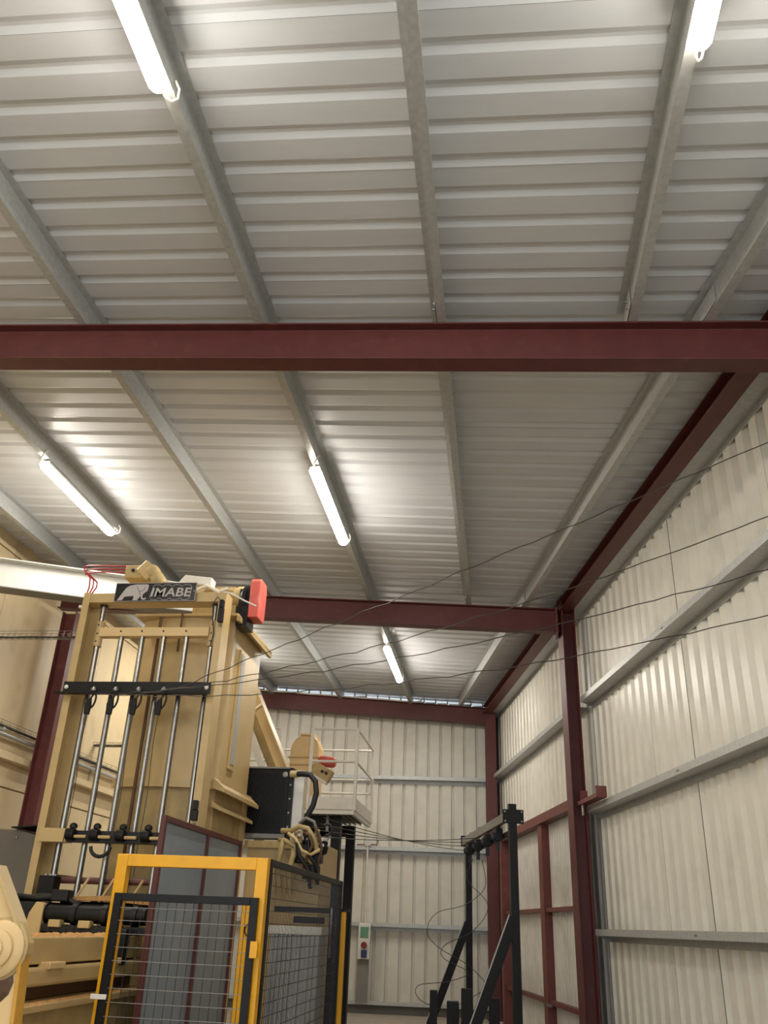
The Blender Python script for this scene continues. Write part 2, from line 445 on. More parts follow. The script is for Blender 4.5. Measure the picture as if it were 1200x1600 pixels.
batten(-1.93, 15.0, 17.3, 'lit batten light close to the far wall, on the three-light purlin')
batten(-5.20, 8.22, 10.2, 'lit batten light over the white beam and red hydraulic hoses')
batten(1.22, 1.30, 3.28, 'lit batten light on the purlin that stops at wide roof beam')
batten(-5.20, 1.30, 3.38, 'added unseen batten light above the beige wall bay before the wide roof beam')  # out-of-view batten, added to light the hall
batten(-5.20, 15.2, 17.2, 'lit batten light behind the tan saw housing')

# ------------------------------------------------------------------ red framed door in the right wall
def wbar(s0, s1, t0, t1, z0, z1):
    return MB().ext([(t0, z0), (t1, z0), (t1, z1), (t0, z1)], WP(s0, 0, 0), -WN, Z, WD * (s1 - s0))
door = struct(thing('door_1', 'red framed sheet metal door set into the corrugated wall', 'door', WP(-4.3, .2, 0)), 'red framed sheet metal door set into the corrugated wall', 'door')
obj('header', wbar(-7.26, -1.1, .1, .3, 3.22, 3.36), 'red2', door, bevel=.003)
obj('door_post', wbar(-1.62, -1.42, .1, .3, 0, 3.22), 'red2', door, bevel=.003)
obj('door_post', wbar(-7.26, -7.16, .1, .28, 0, 3.22), 'red2', door, bevel=.003)
obj('mullion', wbar(-5.0, -4.72, .13, .26, 0, 3.22), 'red2', door, bevel=.003)
for (a, b) in ((-7.16, -5.0), (-4.72, -1.62)):
    for z in (.62, 1.90):
        obj('door_rail', wbar(a, b, .14, .24, z, z + .06), 'red2', door, bevel=.002)
    n = int((b - a) / .16)
    wall_sheet(a, n, .04, 3.22, door, 'doorsheet', t=.135, pitch=(b - a) / n, pan=.07, slope=.028, depth=.05, name='door_sheet')
lt = obj('latch', wbar(-5.25, -4.95, .26, .285, .60, .64), 'steel', door)
br = thing('steel_bracket', 'red steel bracket sticking out from the tall red column over rail', 'bracket', WP(-8.05, .3, 3.2))
obj('arm', wbar(-8.5, -7.57, .2, .34, 3.20, 3.25), 'red2', br)
obj('end_lip', wbar(-8.5, -8.47, .2, .34, 3.25, 3.34), 'red2', br)
obj('end_lip', wbar(-7.62, -7.57, .2, .3, 3.25, 3.40), 'red2', br)
obj('pin', MB().cyl(WP(-7.7, .30, 3.06), WP(-7.7, .30, 3.2), .02, 8), 'steel', br)

# ------------------------------------------------------------------ socket box, conduits on the far wall
sb = thing('socket_box', 'white power socket box with red and blue outlets on far wall', 'socket box', BP(-2.88, .27, .98))
obj('casing', MB().ext([(.2, .98), (.32, .98), (.32, 1.63), (.2, 1.66)], BP(-3.01, 0, 0), -BN, Z, BD * .25), 'soc', sb, bevel=.006)
obj('breaker_window', MB().ext([(.318, 1.38), (.33, 1.38), (.33, 1.58), (.318, 1.58)], BP(-2.97, 0, 0), -BN, Z, BD * .17), 'socg', sb)
for z, mt_, nm in ((1.24, 'socr', 'red_outlet'), (1.08, 'socb', 'blue_outlet')):
    if mt_ == 'socr': obj(nm, MB().cyl(BP(-2.885, .31, z), BP(-2.885, .37, z), .062, 16), mt_, sb, smooth=True)
    else: obj(nm, MB().ext([(.31, z - .07), (.35, z - .07), (.35, z + .07), (.31, z + .07)], BP(-2.94, 0, 0), -BN, Z, BD * .12), mt_, sb, bevel=.008)
tr = MB().ext([(.2, .2), (.245, .2), (.245, .98), (.2, .98)], BP(-3.02, 0, 0), -BN, Z, BD * .24)
tag(obj('cable_trunking', tr, 'grey'), 'wide grey trunking below the white socket box', 'trunking')
cd_ = thing('conduit', 'thin pale conduit rising from the white socket box', 'conduit', BP(-2.88, .22, 1.66))
obj('pipe', MB().tube([BP(-2.88, .22, 1.66), BP(-2.9, .22, 3.24)], .018, 8), 'wcable', cd_, smooth=True)
obj('junction_box', MB().ext([(.2, 3.17), (.26, 3.17), (.26, 3.27), (.2, 3.27)], BP(-2.96, 0, 0), -BN, Z, BD * .13), 'galvlight', cd_)
obj('cross_pipe', MB().tube([BP(-3.14, .22, 3.19), BP(-2.7, .22, 3.2), BP(-2.67, .22, 3.3)], .014, 6), 'pipe', cd_)
ct = thing('conduit', 'pale cable conduit lying along the top of the far roof beam', 'conduit', BP(-4, .4, roofz(-4, -.2)))
pts = []
for k in range(13):
    s_ = -6.2 + k * .36
    pts.append(BP(s_, .44, roofz(BP(s_, 0, 0).x, -.165 + .006 * math.sin(k * 2.1))))
e = pts[-1]
pts += [e + BD * .1 + Z * .03, e + BD * .16 + Z * .08, e + BD * .12 + Z * .13]
obj('pipe', MB().tube(pts, .016, 8), 'wcable', ct, smooth=True)
e = BP(-5.35, .46, roofz(-5.3, -.15))
obj('cable_loop', MB().tube([e, e + BD * .08 + Z * .01, e + BD * .14 + Z * .05, e + BD * .08 + Z * .1, e - BD * .02 + Z * .12], .02, 8), 'galvlight', ct, smooth=True)

# closure strip between far wall and roof, with daylight showing through its gaps
clo = thing('closure_strip', 'galvanised closure strip with daylight gaps between far wall and roof', 'flashing', BP(-3.6, 0, 6.3))
for k in range(26):
    s_ = -7.2 + k * BPITCH
    p0 = BP(s_ + .245, .06, 0); zt = roofz(p0.x, .05)
    obj('closure_block', MB().ext([(-.02, 6.2), (.04, 6.2), (.04, zt), (-.02, zt)], BP(s_ + .235, 0, 0), -BN, Z, BD * .03), 'galv', clo)
    a, b = BP(s_, 0, 0), BP(s_ + .235, 0, 0)
    gap = .035 if (k % 9) not in (5,) else .012
    z1 = roofz(b.x, -.012 - gap)
    obj('closure_plate', MB().ext([(-.01, 6.2), (.01, 6.2), (.01, z1), (-.01, z1)], a, -BN, Z, BD * .245), 'galv', clo)

# ------------------------------------------------------------------ left wall services
def tray(name, label, P, L, D, n, z, w_=.12, h_=.06, cr=.013):
    """open wire basket tray: longitudinal wires, cross wires and the cables in it"""
    t = thing(name, label, 'cable tray', P)
    P = V3(P); L = V3(L); D = V3(D)
    mb = MB()
    for d_, z_ in ((0, h_), (0, 0), (w_ / 2, 0), (w_, 0), (w_, h_)):
        mb.tube([P + D * d_ + Z * z_, P + L + D * d_ + Z * z_], .004, 5)
    for k in range(n + 1):
        q = P + L * (k / n)
        mb.tube([q + Z * h_, q, q + D * w_, q + D * w_ + Z * h_], .003, 4)
    stuff(obj('wire_basket', mb, 'steel', t))
    for j in range(3):
        pts = [P + L * (k / 10) + D * (.03 + .03 * j) + Z * (.016 + .004 * math.sin(k * 1.7 + j)) for k in range(11)]
        obj('laid_cable', MB().tube(pts, cr, 6), 'blackr', t, smooth=True)
    return t
t1 = tray('cable_tray', 'wire cable tray reaching from beige wall past the red column behind the machine', (LEFT, 11.0, 5.13), (1.48, 0, 0), Y, 16, 0, .12, .09, .007)
t2 = tray('cable_tray', 'short wire cable tray reaching out from the beige wall behind chrome rods', (LEFT, 15.0, 4.36), (1.2, 0, 0), Y, 10, 0)
t3 = tray('cable_tray', 'long wire cable tray running along the beige panel wall', (LEFT + .06, 6.0, 4.02), (0, 13, 0), X, 60, 0, .12, .08)
for k in range(8):
    y = 6.8 + k * 1.65
    obj('tray_bracket', MB().box(LEFT + .002, LEFT + .18, y - .02, y + .02, 3.97, 4.01).box(LEFT + .002, LEFT + .03, y - .02, y + .02, 3.75, 3.97), 'galvlight', t3)
wp = thing('wall_pipe', 'pale steel pipe under the long cable tray on beige wall', 'pipe', (LEFT + .1, 12.5, 3.9))
obj('pipe', MB().cyl((LEFT + .12, 6.0, 3.93), (LEFT + .12, 19.0, 3.93), .03, 10), 'galvlight', wp, smooth=True)
ld = MB().box(LEFT, LEFT + .16, 6.0, 19.0, 3.60, 3.70)
tag(obj('wall_ledge', ld, 'beige', bevel=.004), 'narrow beige ledge along the panel wall under the pipe', 'ledge')

# white beam behind the machine
wba = V3((LEFT + .02, 9.86, 0)); wbe = V3((-3.75, 11.45, 0)); wdir = (wbe - wba); wside = V3((-wdir.y, wdir.x, 0)).normalized()
wbm = thing('overhead_beam', 'white painted steel beam with grey underside behind the machine top', 'beam', (wba + wbe) / 2 + Z * 5.5)
H0 = 5.52
web = MB().ext([(-.14, .014), (-.006, .014), (-.006, .40), (-.14, .40), (-.14, .414), (.14, .414), (.14, .40), (.006, .40), (.006, .014), (.14, .014)], wba + Z * H0, wside, Z, wdir)
obj('web', web, 'whitebeam', wbm)
obj('bottom_flange', MB().ext([(-.14, 0), (.14, 0), (.14, .0135), (-.14, .0135)], wba + Z * H0, wside, Z, wdir), 'grey', wbm)  # lower flange in a darker grey than the rest of the beam
obj('support_post', MB().box(wbe.x - .1, wbe.x + .1, wbe.y + .02, wbe.y + .2, 0, H0), 'whitebeam', wbm)

# dark cabinet by the left post
dcb = thing('dark_cabinet', 'dark grey steel cabinet beside the foot of machine frame', 'cabinet', (-5.5, 9.75, 0))
obj('body', MB().ext([(-6.1, 0), (-5.02, 0), (-5.02, 2.36), (-5.3, 2.42), (-6.1, 2.44)], (0, 9.5, 0), X, Z, Y * .5), 'darkbox', dcb, bevel=.006)
obj('lid_edge', MB().ext([(-5.35, 2.43), (-5.02, 2.46), (-5.02, 2.475), (-5.35, 2.445)], (0, 9.42, 0), X, Z, Y * .55), 'gun', dcb)
obj('latch_stud', MB().cyl((-5.3, 9.5, 2.34), (-5.3, 9.48, 2.34), .012, 8), 'chrome', dcb)

# ------------------------------------------------------------------ the sawing machine
FV = 8.62
mc = thing('sawing_machine', 'tall tan log sawing machine with chrome rods and IMABE plate', 'machine', (-3.7, 9.2, 0))
def cpost(u_out, sgn):
    """C channel, web on the outer side, opening inwards"""
    t = .014
    prof = [(0, 0), (.08, 0), (.08, t), (t, t), (t, .24 - t), (.17, .24 - t), (.17, .24), (0, .24)]
    return MB().ext([(p * sgn, q) for p, q in prof], (u_out, FV, 0), X, Y, Z * 4.89)
obj('frame_post', cpost(-4.62, 1), 'tan', mc, bevel=.003)
obj('frame_post', cpost(-2.95, -1), 'tan', mc, bevel=.003)
obj('top_bar', MB().box(-4.6, -2.97, FV + .012, FV + .22, 4.775, 4.885), 'tan', mc, bevel=.004)
# upper wheel housing with bulging front
def house(z0, z1, grow=0):
    pr = [(-2.97 + grow, 10.3 + grow), (-4.07 - grow, 10.3 + grow)]
    for k in range(13):
        a = k / 12; u = -4.07 - grow + a * (1.1 + 2 * grow)
        pr.append((u, 9.14 - grow - .13 * math.sin(math.pi * a)))
    return MB().ext([(p, q) for p, q in pr], (0, 0, z0), X, Y, Z * (z1 - z0))
obj('wheel_housing', house(2.93, 4.72), 'tan', mc, smooth=True)
obj('housing_rim', house(2.84, 2.93, .05), 'tan', mc, smooth=True)
obj('lower_housing', house(.12, 2.84, -.012), 'tand', mc, smooth=True)
obj('housing_roof', MB().ext([(-4.12, 8.95), (-2.89, 8.95), (-2.86, 10.45), (-4.12, 10.45)], (0, 0, 4.72), X, Y, Z * .03), 'tan', mc, bevel=.004)
obj('roof_lip', MB().box(-2.905, -2.87, 8.95, 10.45, 4.66, 4.72), 'tand', mc)
so = obj('slot_cover', MB().box(-2.97, -2.945, 9.40, 9.62, 3.10, 4.46), 'tan', mc, bevel=.006)
obj('slot_strip', MB().box(-2.945, -2.938, 9.44, 9.56, 3.16, 4.42), 'cab', so)
lg = obj('side_ledge', MB().ext([(0, 2.84), (.13, 2.80), (.13, 2.84), (0, 2.95)], (-2.97, 9.0, 0), X, Z, Y * 1.42), 'tan', mc)
obj('ledge_lip', MB().ext([(0, 2.66), (.10, 2.62), (.10, 2.655), (0, 2.72)], (-2.97, 9.02, 0), X, Z, Y * 1.3), 'tan', mc)
obj('corner_strip', MB().box(-2.985, -2.95, 10.2, 10.32, .3, 2.84), 'tan', mc)
# name plate
sp = obj('name_plate', MB().ext([(-4.235, 4.765), (-3.29, 4.765), (-3.29, 4.985), (-4.235, 4.985)], (0, 8.585, 0), X, Z, Y * .012), 'signk', mc)
def sx(x): return -4.235 + (x - 60) / (1100 - 60) * .945
def sz(y): return 4.985 - (y - 105) / (340 - 105) * .22
fr = MB()
for a, b in (((62, 108), (1096, 108)), ((1096, 108), (1096, 336)), ((1096, 336), (62, 336)), ((62, 336), (62, 108))):
    fr.bar((sx(a[0]), 8.583, sz(a[1])), (sx(b[0]), 8.583, sz(b[1])), .004, .005, Y)
obj('plate_border', fr, 'signs', sp)
el = [(100, 325), (120, 295), (165, 215), (200, 165), (245, 137), (320, 124), (470, 122), (484, 135), (484, 185), (472, 215), (440, 235), (424, 255), (420, 280), (432, 300), (452, 302), (466, 290), (474, 300),
      (462, 318), (430, 320), (408, 305), (400, 270), (384, 285), (362, 325), (304, 325), (312, 268), (190, 280), (166, 325)]
obj('elephant_emblem', MB().ext([(sx(a), sz(b)) for a, b in el], (0, 8.580, 0), X, Z, Y * .006), 'signs', sp)
ear = MB()
ln = [(335, 145), (345, 175), (365, 205), (400, 215), (430, 195), (440, 160)]
ear.tube([(sx(a), 8.579, sz(b)) for a, b in ln], .0025, 5)
ear.tube([(sx(a), 8.579, sz(b)) for a, b in [(365, 205), (385, 240), (395, 262)]], .0025, 5)
obj('emblem_line', ear, 'signk', sp)
def letters(txt, x0, x1, z0, z1, y, mt_, off=0, name='lettering'):
    cu = bpy.data.curves.new('lettering_curve', 'FONT'); cu.body = txt; cu.size = 1; cu.shear = .12; cu.extrude = .01; cu.offset = off; cu.space_character = 1.02
    tmp = bpy.data.objects.new('lettering_tmp', cu); COL.objects.link(tmp)
    dg = bpy.context.evaluated_depsgraph_get(); me0 = tmp.evaluated_get(dg).to_mesh()
    vs = [v.co.copy() for v in me0.vertices]; fs = [tuple(p_.vertices) for p_ in me0.polygons]
    tmp.evaluated_get(dg).to_mesh_clear(); bpy.data.objects.remove(tmp); bpy.data.curves.remove(cu)
    ax0, ax1 = min(v.x for v in vs), max(v.x for v in vs); az0, az1 = min(v.y for v in vs), max(v.y for v in vs)
    mb = MB(); mb.add([(x0 + (v.x - ax0) / (ax1 - ax0) * (x1 - x0), y - v.z * .2, z0 + (v.y - az0) / (az1 - az0) * (z1 - z0)) for v in vs], fs)
    return obj(name, mb, mt_, sp)
letters('IMABE', sx(528), sx(1046), sz(281), sz(172), 8.580, 'signs', .016)
oc = []
for k in range(4):
    cx = 590 + k * 127
    oc += [(cx - 45, 150), (cx - 30, 133), (cx + 40, 133), (cx + 55, 145)]
oc += [(1040, 165), (1030, 285)]
for k in range(4):
    cx = 965 - k * 130
    oc += [(cx + 55, 305), (cx + 40, 322), (cx - 30, 322), (cx - 48, 305)]
oc += [(518, 300), (545, 165), (545, 150)]
obj('lettering_outline', MB().tube([(sx(min(a, 1048)), 8.581, sz(b)) for a, b in oc], .0028, 5), 'signs', sp)
for a in (70, 1076): obj('plate_screw', MB().cyl((sx(a), 8.585, sz(215)), (sx(a), 8.577, sz(215)), .006, 8), 'chrome', sp)
# rods
def rod(u, v, z0, z1, r, mt_='chrome', name='guide_rod'): return obj(name, MB().cyl((u, v, z0), (u, v, z1), r, 14), mt_, mc, smooth=True)
for u in (-4.41, -3.09):
    rod(u, 8.74, 1.2, 4.775, .031)
    sl = obj('rod_sleeve', MB().cyl((u, 8.74, 4.29), (u, 8.74, 4.58), .047, 18), 'tan', mc, smooth=True)
    for z in (4.53, 4.43, 4.34): obj('grub_screw', MB().cyl((u, 8.70, z), (u, 8.688, z), .009, 8), 'gun', sl)
    obj('rod_collar', MB().cyl((u, 8.74, 4.755), (u, 8.74, 4.775), .045, 16), 'gun', mc, smooth=True)
for u in (-4.13, -3.885, -3.635, -3.375): rod(u, 8.72, 1.60, 4.40, .030, name='lift_rod')
cb = obj('cross_bar', MB().box(-4.38, -3.12, 8.68, 8.78, 4.395, 4.495), 'tanl', mc, bevel=.003)
for u in (-4.13, -3.885, -3.635, -3.375): obj('bolt', MB().cyl((u, 8.68, 4.45), (u, 8.672, 4.45), .01, 8), 'gun', cb)
rod(-3.80, 8.95, 1.8, 4.71, .018, 'brown', 'thin_rod'); rod(-3.55, 8.95, 4.3, 4.76, .012, 'brown', 'thin_rod')
# black cross bar with clamps and hanging cables
bb_ = obj('black_bar', MB().box(-4.60, -2.97, 8.54, 8.555, 3.72, 3.845).box(-4.66, -3.0, 8.47, 8.555, 3.705, 3.72), 'black', mc, bevel=.002)
for u in (-4.565, -3.01): obj('bolt_head', MB().lathe((u, 8.54, 3.785), (0, -1, 0), [(.022, 0), (.022, .008), (.014, .014), (.001, .016)], 12), 'white', bb_, smooth=True)
CLAMP = (-4.235, -3.99, -3.735, -3.46)
for u in CLAMP:
    k_ = obj('eye_clamp', MB().lathe((u, 8.51, 3.735), (0, 0, 1), [(.03, 0), (.034, .02), (.02, .035), (.012, .045)], 12), 'steel', mc, smooth=True)
    ring = [(u + .02 + .03 * math.sin(a) - .012 * (1 - math.cos(a)), 8.51, 3.63 + .075 * math.cos(a)) for a in [j * math.tau / 14 for j in range(15)]]
    obj('hook_ring', MB().tube(ring, .011, 8), 'blackr', k_, smooth=True)
    obj('hook_body', MB().ext([(-.06, 3.49), (-.008, 3.485), (.0, 3.58), (-.01, 3.66), (-.035, 3.65), (-.07, 3.60)], (u, 8.49, 0), X, Z, Y * .04), 'black', k_, bevel=.006)
    pts = [(u - .02 - .01 * math.sin(j * .9), 8.51, 3.49 - j * .155) for j in range(11)]
    obj('hanging_cable', MB().tube(pts, .004, 5), 'cable', k_)
# lower carriage
cg = obj('carriage_beam', MB().box(-4.5, -3.05, 8.56, 8.66, 2.24, 2.35), 'gun', mc, bevel=.004)
obj('end_block', MB().box(-4.54, -4.25, 8.53, 8.68, 2.235, 2.365), 'tan', mc, bevel=.006)
for j, u in enumerate((-4.2, -3.95, -3.68, -3.42)):
    w_ = obj('roller', MB().lathe((u - .06, 8.54, 2.31), X, [(.03, 0), (.055, .01), (.06, .05), (.055, .09), (.03, .1)], 14), 'black', mc, smooth=True)
    obj('roller_cap', MB().lathe((u, 8.55, 2.37), Z, [(.035, 0), (.04, .02), (.03, .04), (.01, .05)], 12), 'gun', w_, smooth=True)
    obj('piston', MB().cyl((u + .04, 8.52, 2.29), (u + .16, 8.52, 2.29), .016, 8), 'tan', w_, smooth=True)
obj('hose_loop', MB().tube([(-3.86 + .1 * math.cos(a), 8.5, 2.2 + .09 * math.sin(a)) for a in [math.pi + j * math.pi / 8 for j in range(9)]], .018, 8), 'blackr', mc, smooth=True)
obj('cross_pipe', MB().cyl((-4.36, 8.78, 1.90), (-3.08, 8.78, 1.91), .032, 12), 'pipe', mc, smooth=True)
vb = obj('valve_box', MB().box(-4.46, -4.30, 8.55, 8.70, 1.74, 1.93), 'black', mc, bevel=.006)
for a in (-4.43, -4.38, -4.33): obj('valve_bolt', MB().cyl((a, 8.62, 1.93), (a, 8.62, 1.945), .012, 8), 'chrome', vb)
for u in (-4.12, -3.86, -3.56): obj('leaning_rod', MB().cyl((u, 8.66, 1.70), (u + .12, 8.66, 1.92), .013, 8), 'tanl', mc, smooth=True)
for u in (-4.15, -3.9, -3.65): obj('rod_foot', MB().box(u - .045, u + .045, 8.66, 8.76, 1.60, 1.74), 'black', mc, bevel=.008)
# sensors and cables on the right post
for z0, z1, u in ((4.52, 4.68, -2.98), (2.47, 2.57, -2.99)):
    sn = obj('limit_switch', MB().box(u - .02, u + .035, 8.56, 8.62, z0, z1).box(u - .015, u + .03, 8.55, 8.61, z1, z1 + .09), 'black', mc, bevel=.005)
    obj('switch_roller', MB().cyl((u, 8.58, z0 - .035), (u + .03, 8.58, z0 - .035), .014, 8), 'steel', sn)
obj('switch_cable', MB().tube([(-2.98, 8.6, 4.75), (-3.04, 8.6, 4.82), (-3.08, 8.6, 4.74), (-3.06, 8.6, 4.55), (-3.03, 8.6, 4.40), (-3.05, 8.6, 4.25)], .006, 6), 'blackr', mc)
obj('white_cable', MB().tube([(-3.05, 8.64, 4.88), (-2.93, 8.62, 4.875), (-2.85, 8.62, 4.84), (-2.72, 8.62, 4.77), (-2.6, 8.64, 4.72)], .01, 6), 'wcable', mc, smooth=True)
# hydraulic head on top, left of centre
gh = obj('hydraulic_block', MB().box(-4.26, -4.02, 8.78, 8.98, 5.13, 5.29), 'tand', mc, bevel=.012)
obj('port', MB().cyl((-4.16, 8.78, 5.22), (-4.16, 8.772, 5.22), .022, 10), 'gun', gh)
obj('cylinder_head', MB().bar((-4.05, 8.80, 5.27), (-3.90, 8.80, 5.14), .16, .17), 'tan', mc, bevel=.015)
cyl_ = obj('lift_cylinder', MB().lathe((-3.955, 8.78, 5.24), (.6, .05, -.75), [(.07, 0), (.085, .04), (.085, .1), (.075, .12), (.085, .14), (.085, .22), (.06, .26)], 18), 'tand', mc, smooth=True)
obj('cylinder_foot', MB().box(-4.02, -3.7, 8.7, 8.95, 4.885, 4.98), 'tan', mc, bevel=.006)
for j in range(3):
    d = j * .03
    pts = [(-4.24, 8.8, 5.28 - d * 1.3), (-4.5, 8.78, 5.285 - d * 1.3), (-4.70 + d * .6, 8.76, 5.28 - d * 1.5), (-4.76 + d * .6, 8.75, 5.26 - d * 1.5), (-4.74 + d * 1.2, 8.74, 5.22 - d), (-4.65 + d * 1.6, 8.74, 5.12 - d), (-4.64 + d * 1.5, 8.74, 5.0), (-4.66 + d * .6, 8.74, 4.86)]
    pts += [(-4.66 + d * .5, 8.74, z) for z in (4.6, 3.9, 3.2, 2.6, 2.0)]
    obj('red_hose', MB().tube(pts, .009, 6), 'redh', mc, smooth=True)
obj('hose_clip', MB().box(-4.70, -4.62, 8.70, 8.78, 4.74, 4.77), 'white', mc)
# drive motor with red belt guard
mt0 = obj('drive_motor', MB().lathe((-3.52, 9.25, 5.03), X, [(.06, 0), (.11, .01), (.12, .08), (.13, .1), (.13, .5), (.145, .52), (.145, .58), (.1, .6), (.08, .64)], 20), 'tand', mc, smooth=True)
for k in range(12):
    a = k * math.tau / 12
    obj('cooling_fin', MB().bar((-3.40, 9.25 + .135 * math.cos(a), 5.03 + .135 * math.sin(a)), (-3.04, 9.25 + .135 * math.cos(a), 5.03 + .135 * math.sin(a)), .012, .02), 'tand', mt0)
obj('motor_mount', MB().box(-3.5, -2.98, 9.1, 9.4, 4.75, 4.9), 'tand', mc, bevel=.005)
obj('motor_end', MB().lathe((-2.94, 9.25, 4.98), X, [(.17, 0), (.2, .03), (.2, .07), (.15, .09)], 20), 'gun', mc, smooth=True)
obj('belt_guard', MB().ext([(9.06, 4.74), (9.32, 4.74), (9.36, 4.8), (9.36, 5.16), (9.32, 5.22), (9.1, 5.22), (9.06, 5.18)], (-2.82, 0, 0), Y, Z, X * .12), 'redp', mc, bevel=.01)
obj('guard_shaded_side', MB().ext([(9.06, 4.64), (9.34, 4.64), (9.34, 5.18), (9.1, 5.1)], (-2.95, 0, 0), Y, Z, X * .13), 'gun', mc)  # dark wedge: shade on the guard's left underside as its own colour
obj('terminal_tray', MB().ext([(-3.68, 5.13), (-3.28, 5.11), (-3.27, 5.20), (-3.60, 5.24)], (0, 8.98, 0), X, Z, Y * .16), 'white', mc, bevel=.006)
obj('bundle', MB().tube([(-3.45, 8.95, 5.02), (-3.3, 8.93, 5.08), (-3.15, 8.93, 5.0), (-3.05, 8.95, 5.05)], .022, 8), 'wcable', mc, smooth=True)

# ------------------------------------------------------------------ log bed in front of the frame (turned a little against the frame)
BO = V3((-3.9, 8.05, 0))
BX = V3((1, 0, 0)); BY = V3((0, 1, 0))
def bp_(x, y, z): return BO + BX * x + BY * y + Z * z
def bbox(x0, x1, y0, y1, z0, z1):
    return MB().ext([(y0, z0), (y1, z0), (y1, z1), (y0, z1)], bp_(x0, 0, 0), BY, Z, BX * (x1 - x0))
lb = thing('log_bed', 'tan log feeding bed dusted with sawdust before the chrome rods', 'machine bed', (-3.8, 7.3, 0))
obj('upper_beam', MB().box(-4.4, -3.30, 5.85, 8.5, 1.265, 1.44), 'tan', lb, bevel=.01)
obj('middle_beam', MB().box(-4.4, -3.24, 5.85, 8.5, 1.13, 1.25), 'tan', lb, bevel=.02)
obj('gap_shade', MB().box(-4.4, -3.36, 5.86, 8.49, 1.04, 1.265), 'brown', lb)  # dark filler, the shade between the beams put into its colour
obj('lower_ledge', MB().box(-4.4, -3.13, 5.85, 8.5, .99, 1.035), 'tan', lb, bevel=.006)
obj('lower_body', MB().box(-4.4, -3.19, 5.85, 8.5, 0, .99), 'tand', lb, bevel=.01)
obj('beam_bracket', MB().box(-3.32, -3.225, 6.6, 6.85, 1.235, 1.28), 'tanl', lb, bevel=.006)
obj('beam_bracket', MB().box(-3.32, -3.225, 7.7, 7.95, 1.235, 1.28), 'tanl', lb, bevel=.006)
for k in range(34):
    y = 5.95 + k * .075 + random.uniform(-.02, .02); r_ = random.uniform(.03, .055)
    obj('sawdust_heap', MB().lathe((-3.19 + random.uniform(-.02, .02), y, 1.033), Z, [(r_, 0), (r_ * .8, .006), (r_ * .4, .012), (.002, .015)], 9), 'saw', lb, smooth=True)
for k in range(26):
    y = 5.95 + k * .09 + random.uniform(-.03, .03); r_ = random.uniform(.05, .1)
    obj('sawdust_heap', MB().lathe((-3.42 + random.uniform(-.03, .03), y, 1.438), Z, [(r_, 0), (r_ * .8, .008), (r_ * .4, .018 + random.uniform(0, .012)), (.002, .03)], 9), 'saw', lb, smooth=True)
obj('roller_tube', MB().cyl(bp_(-.25, .1, 1.60), bp_(.75, .1, 1.60), .075, 18), 'black', lb, smooth=True)
for x in (-.24, .05, .34, .62): obj('roller_ring', MB().cyl(bp_(x, .1, 1.60), bp_(x + .05, .1, 1.60), .09, 18), 'gun', lb, smooth=True)
obj('end_bracket', MB().ext([(-.36, 1.42), (-.2, 1.42), (-.2, 1.68), (-.28, 1.69), (-.33, 1.6)], bp_(0, 0, 0), BX, Z, BY * .2), 'tan', lb, bevel=.008)
for k in range(15):
    x = -.22 + k * .075
    l_ = obj('chain_link', MB().ext([(-.045, 0), (.03, -.012), (.048, .02), (.03, .055), (-.03, .06), (-.05, .03)], bp_(x, .02, 1.455), BX, Z, BY * .1), 'gun', lb, bevel=.006)
for x in (-.12, .16, .44): obj('bearing_block', bbox(x, x + .11, -.02, .08, 1.49, 1.55), 'tan', lb, bevel=.006)
obj('upper_roller', MB().cyl(bp_(-.2, .34, 1.66), bp_(.8, .34, 1.66), .05, 14), 'black', lb, smooth=True)
obj('bark_slab', MB().ext([(-.2, 1.70), (.0, 1.715), (.3, 1.72), (.6, 1.70), (.85, 1.69), (.85, 1.735), (.6, 1.75), (.3, 1.765), (0, 1.75), (-.2, 1.72)], bp_(0, .26, 0), BX, Z, BY * .16), 'saw', lb)
for j in range(6):
    y = .18 + j * .035
    pts = [bp_(-.75, y, 1.70 + .01 * j), bp_(-.55, y, 1.74 - .012 * j), bp_(-.35, y - .02, 1.72 + .015 * (j % 3)), bp_(-.1, y - .03, 1.75 - .01 * j), bp_(.02, y, 1.68)]
    obj('hydraulic_hose', MB().tube(pts, .02, 8), 'blackr', lb, smooth=True)
obj('hose_fitting', bbox(-.2, -.04, .1, .22, 1.70, 1.80), 'gun', lb, bevel=.012)
obj('hose_rest', bbox(-.75, -.2, .12, .42, 1.42, 1.69), 'gun', lb, bevel=.006)
obj('hose_end', MB().tube([bp_(.5, -.08, 1.52), bp_(.56, -.12, 1.45), bp_(.6, -.12, 1.3), bp_(.58, -.12, 1.18)], .024, 8), 'blackr', lb, smooth=True)
obj('clevis', bbox(.48, .68, -.16, -.06, 1.22, 1.5), 'gun', lb, bevel=.01)

# ------------------------------------------------------------------ tan loader arm in the front
AV = 5.2
ar = thing('loader_arm', 'tan loader arm with round pivot boss and yellow edge', 'machine arm', (-3.1, 5.25, 0))
pl = [(-3.06, 1.93), (-3.0, 1.84), (-2.80, 1.545), (-2.735, 1.43), (-2.735, 1.36), (-2.705, 1.0), (-2.69, .55), (-2.67, 0), (-3.6, 0), (-3.6, 1.93)]
obj('arm_plate', MB().ext(pl, (0, AV, 0), X, Z, Y * .05), 'tanl', ar, bevel=.006)
ed = [(-3.0, 1.84), (-2.98, 1.85), (-2.78, 1.555), (-2.705, 1.44), (-2.705, 1.38), (-2.735, 1.38), (-2.735, 1.43), (-2.80, 1.545)]
obj('arm_flange', MB().ext(ed, (0, AV - .03, 0), X, Z, Y * .12), 'tan', ar, bevel=.004)
yb_ = [(-2.735, 1.375), (-2.712, 1.375), (-2.70, 1.25), (-2.68, 1.0), (-2.663, .55), (-2.645, 0), (-2.67, 0), (-2.69, .55), (-2.705, 1.0)]
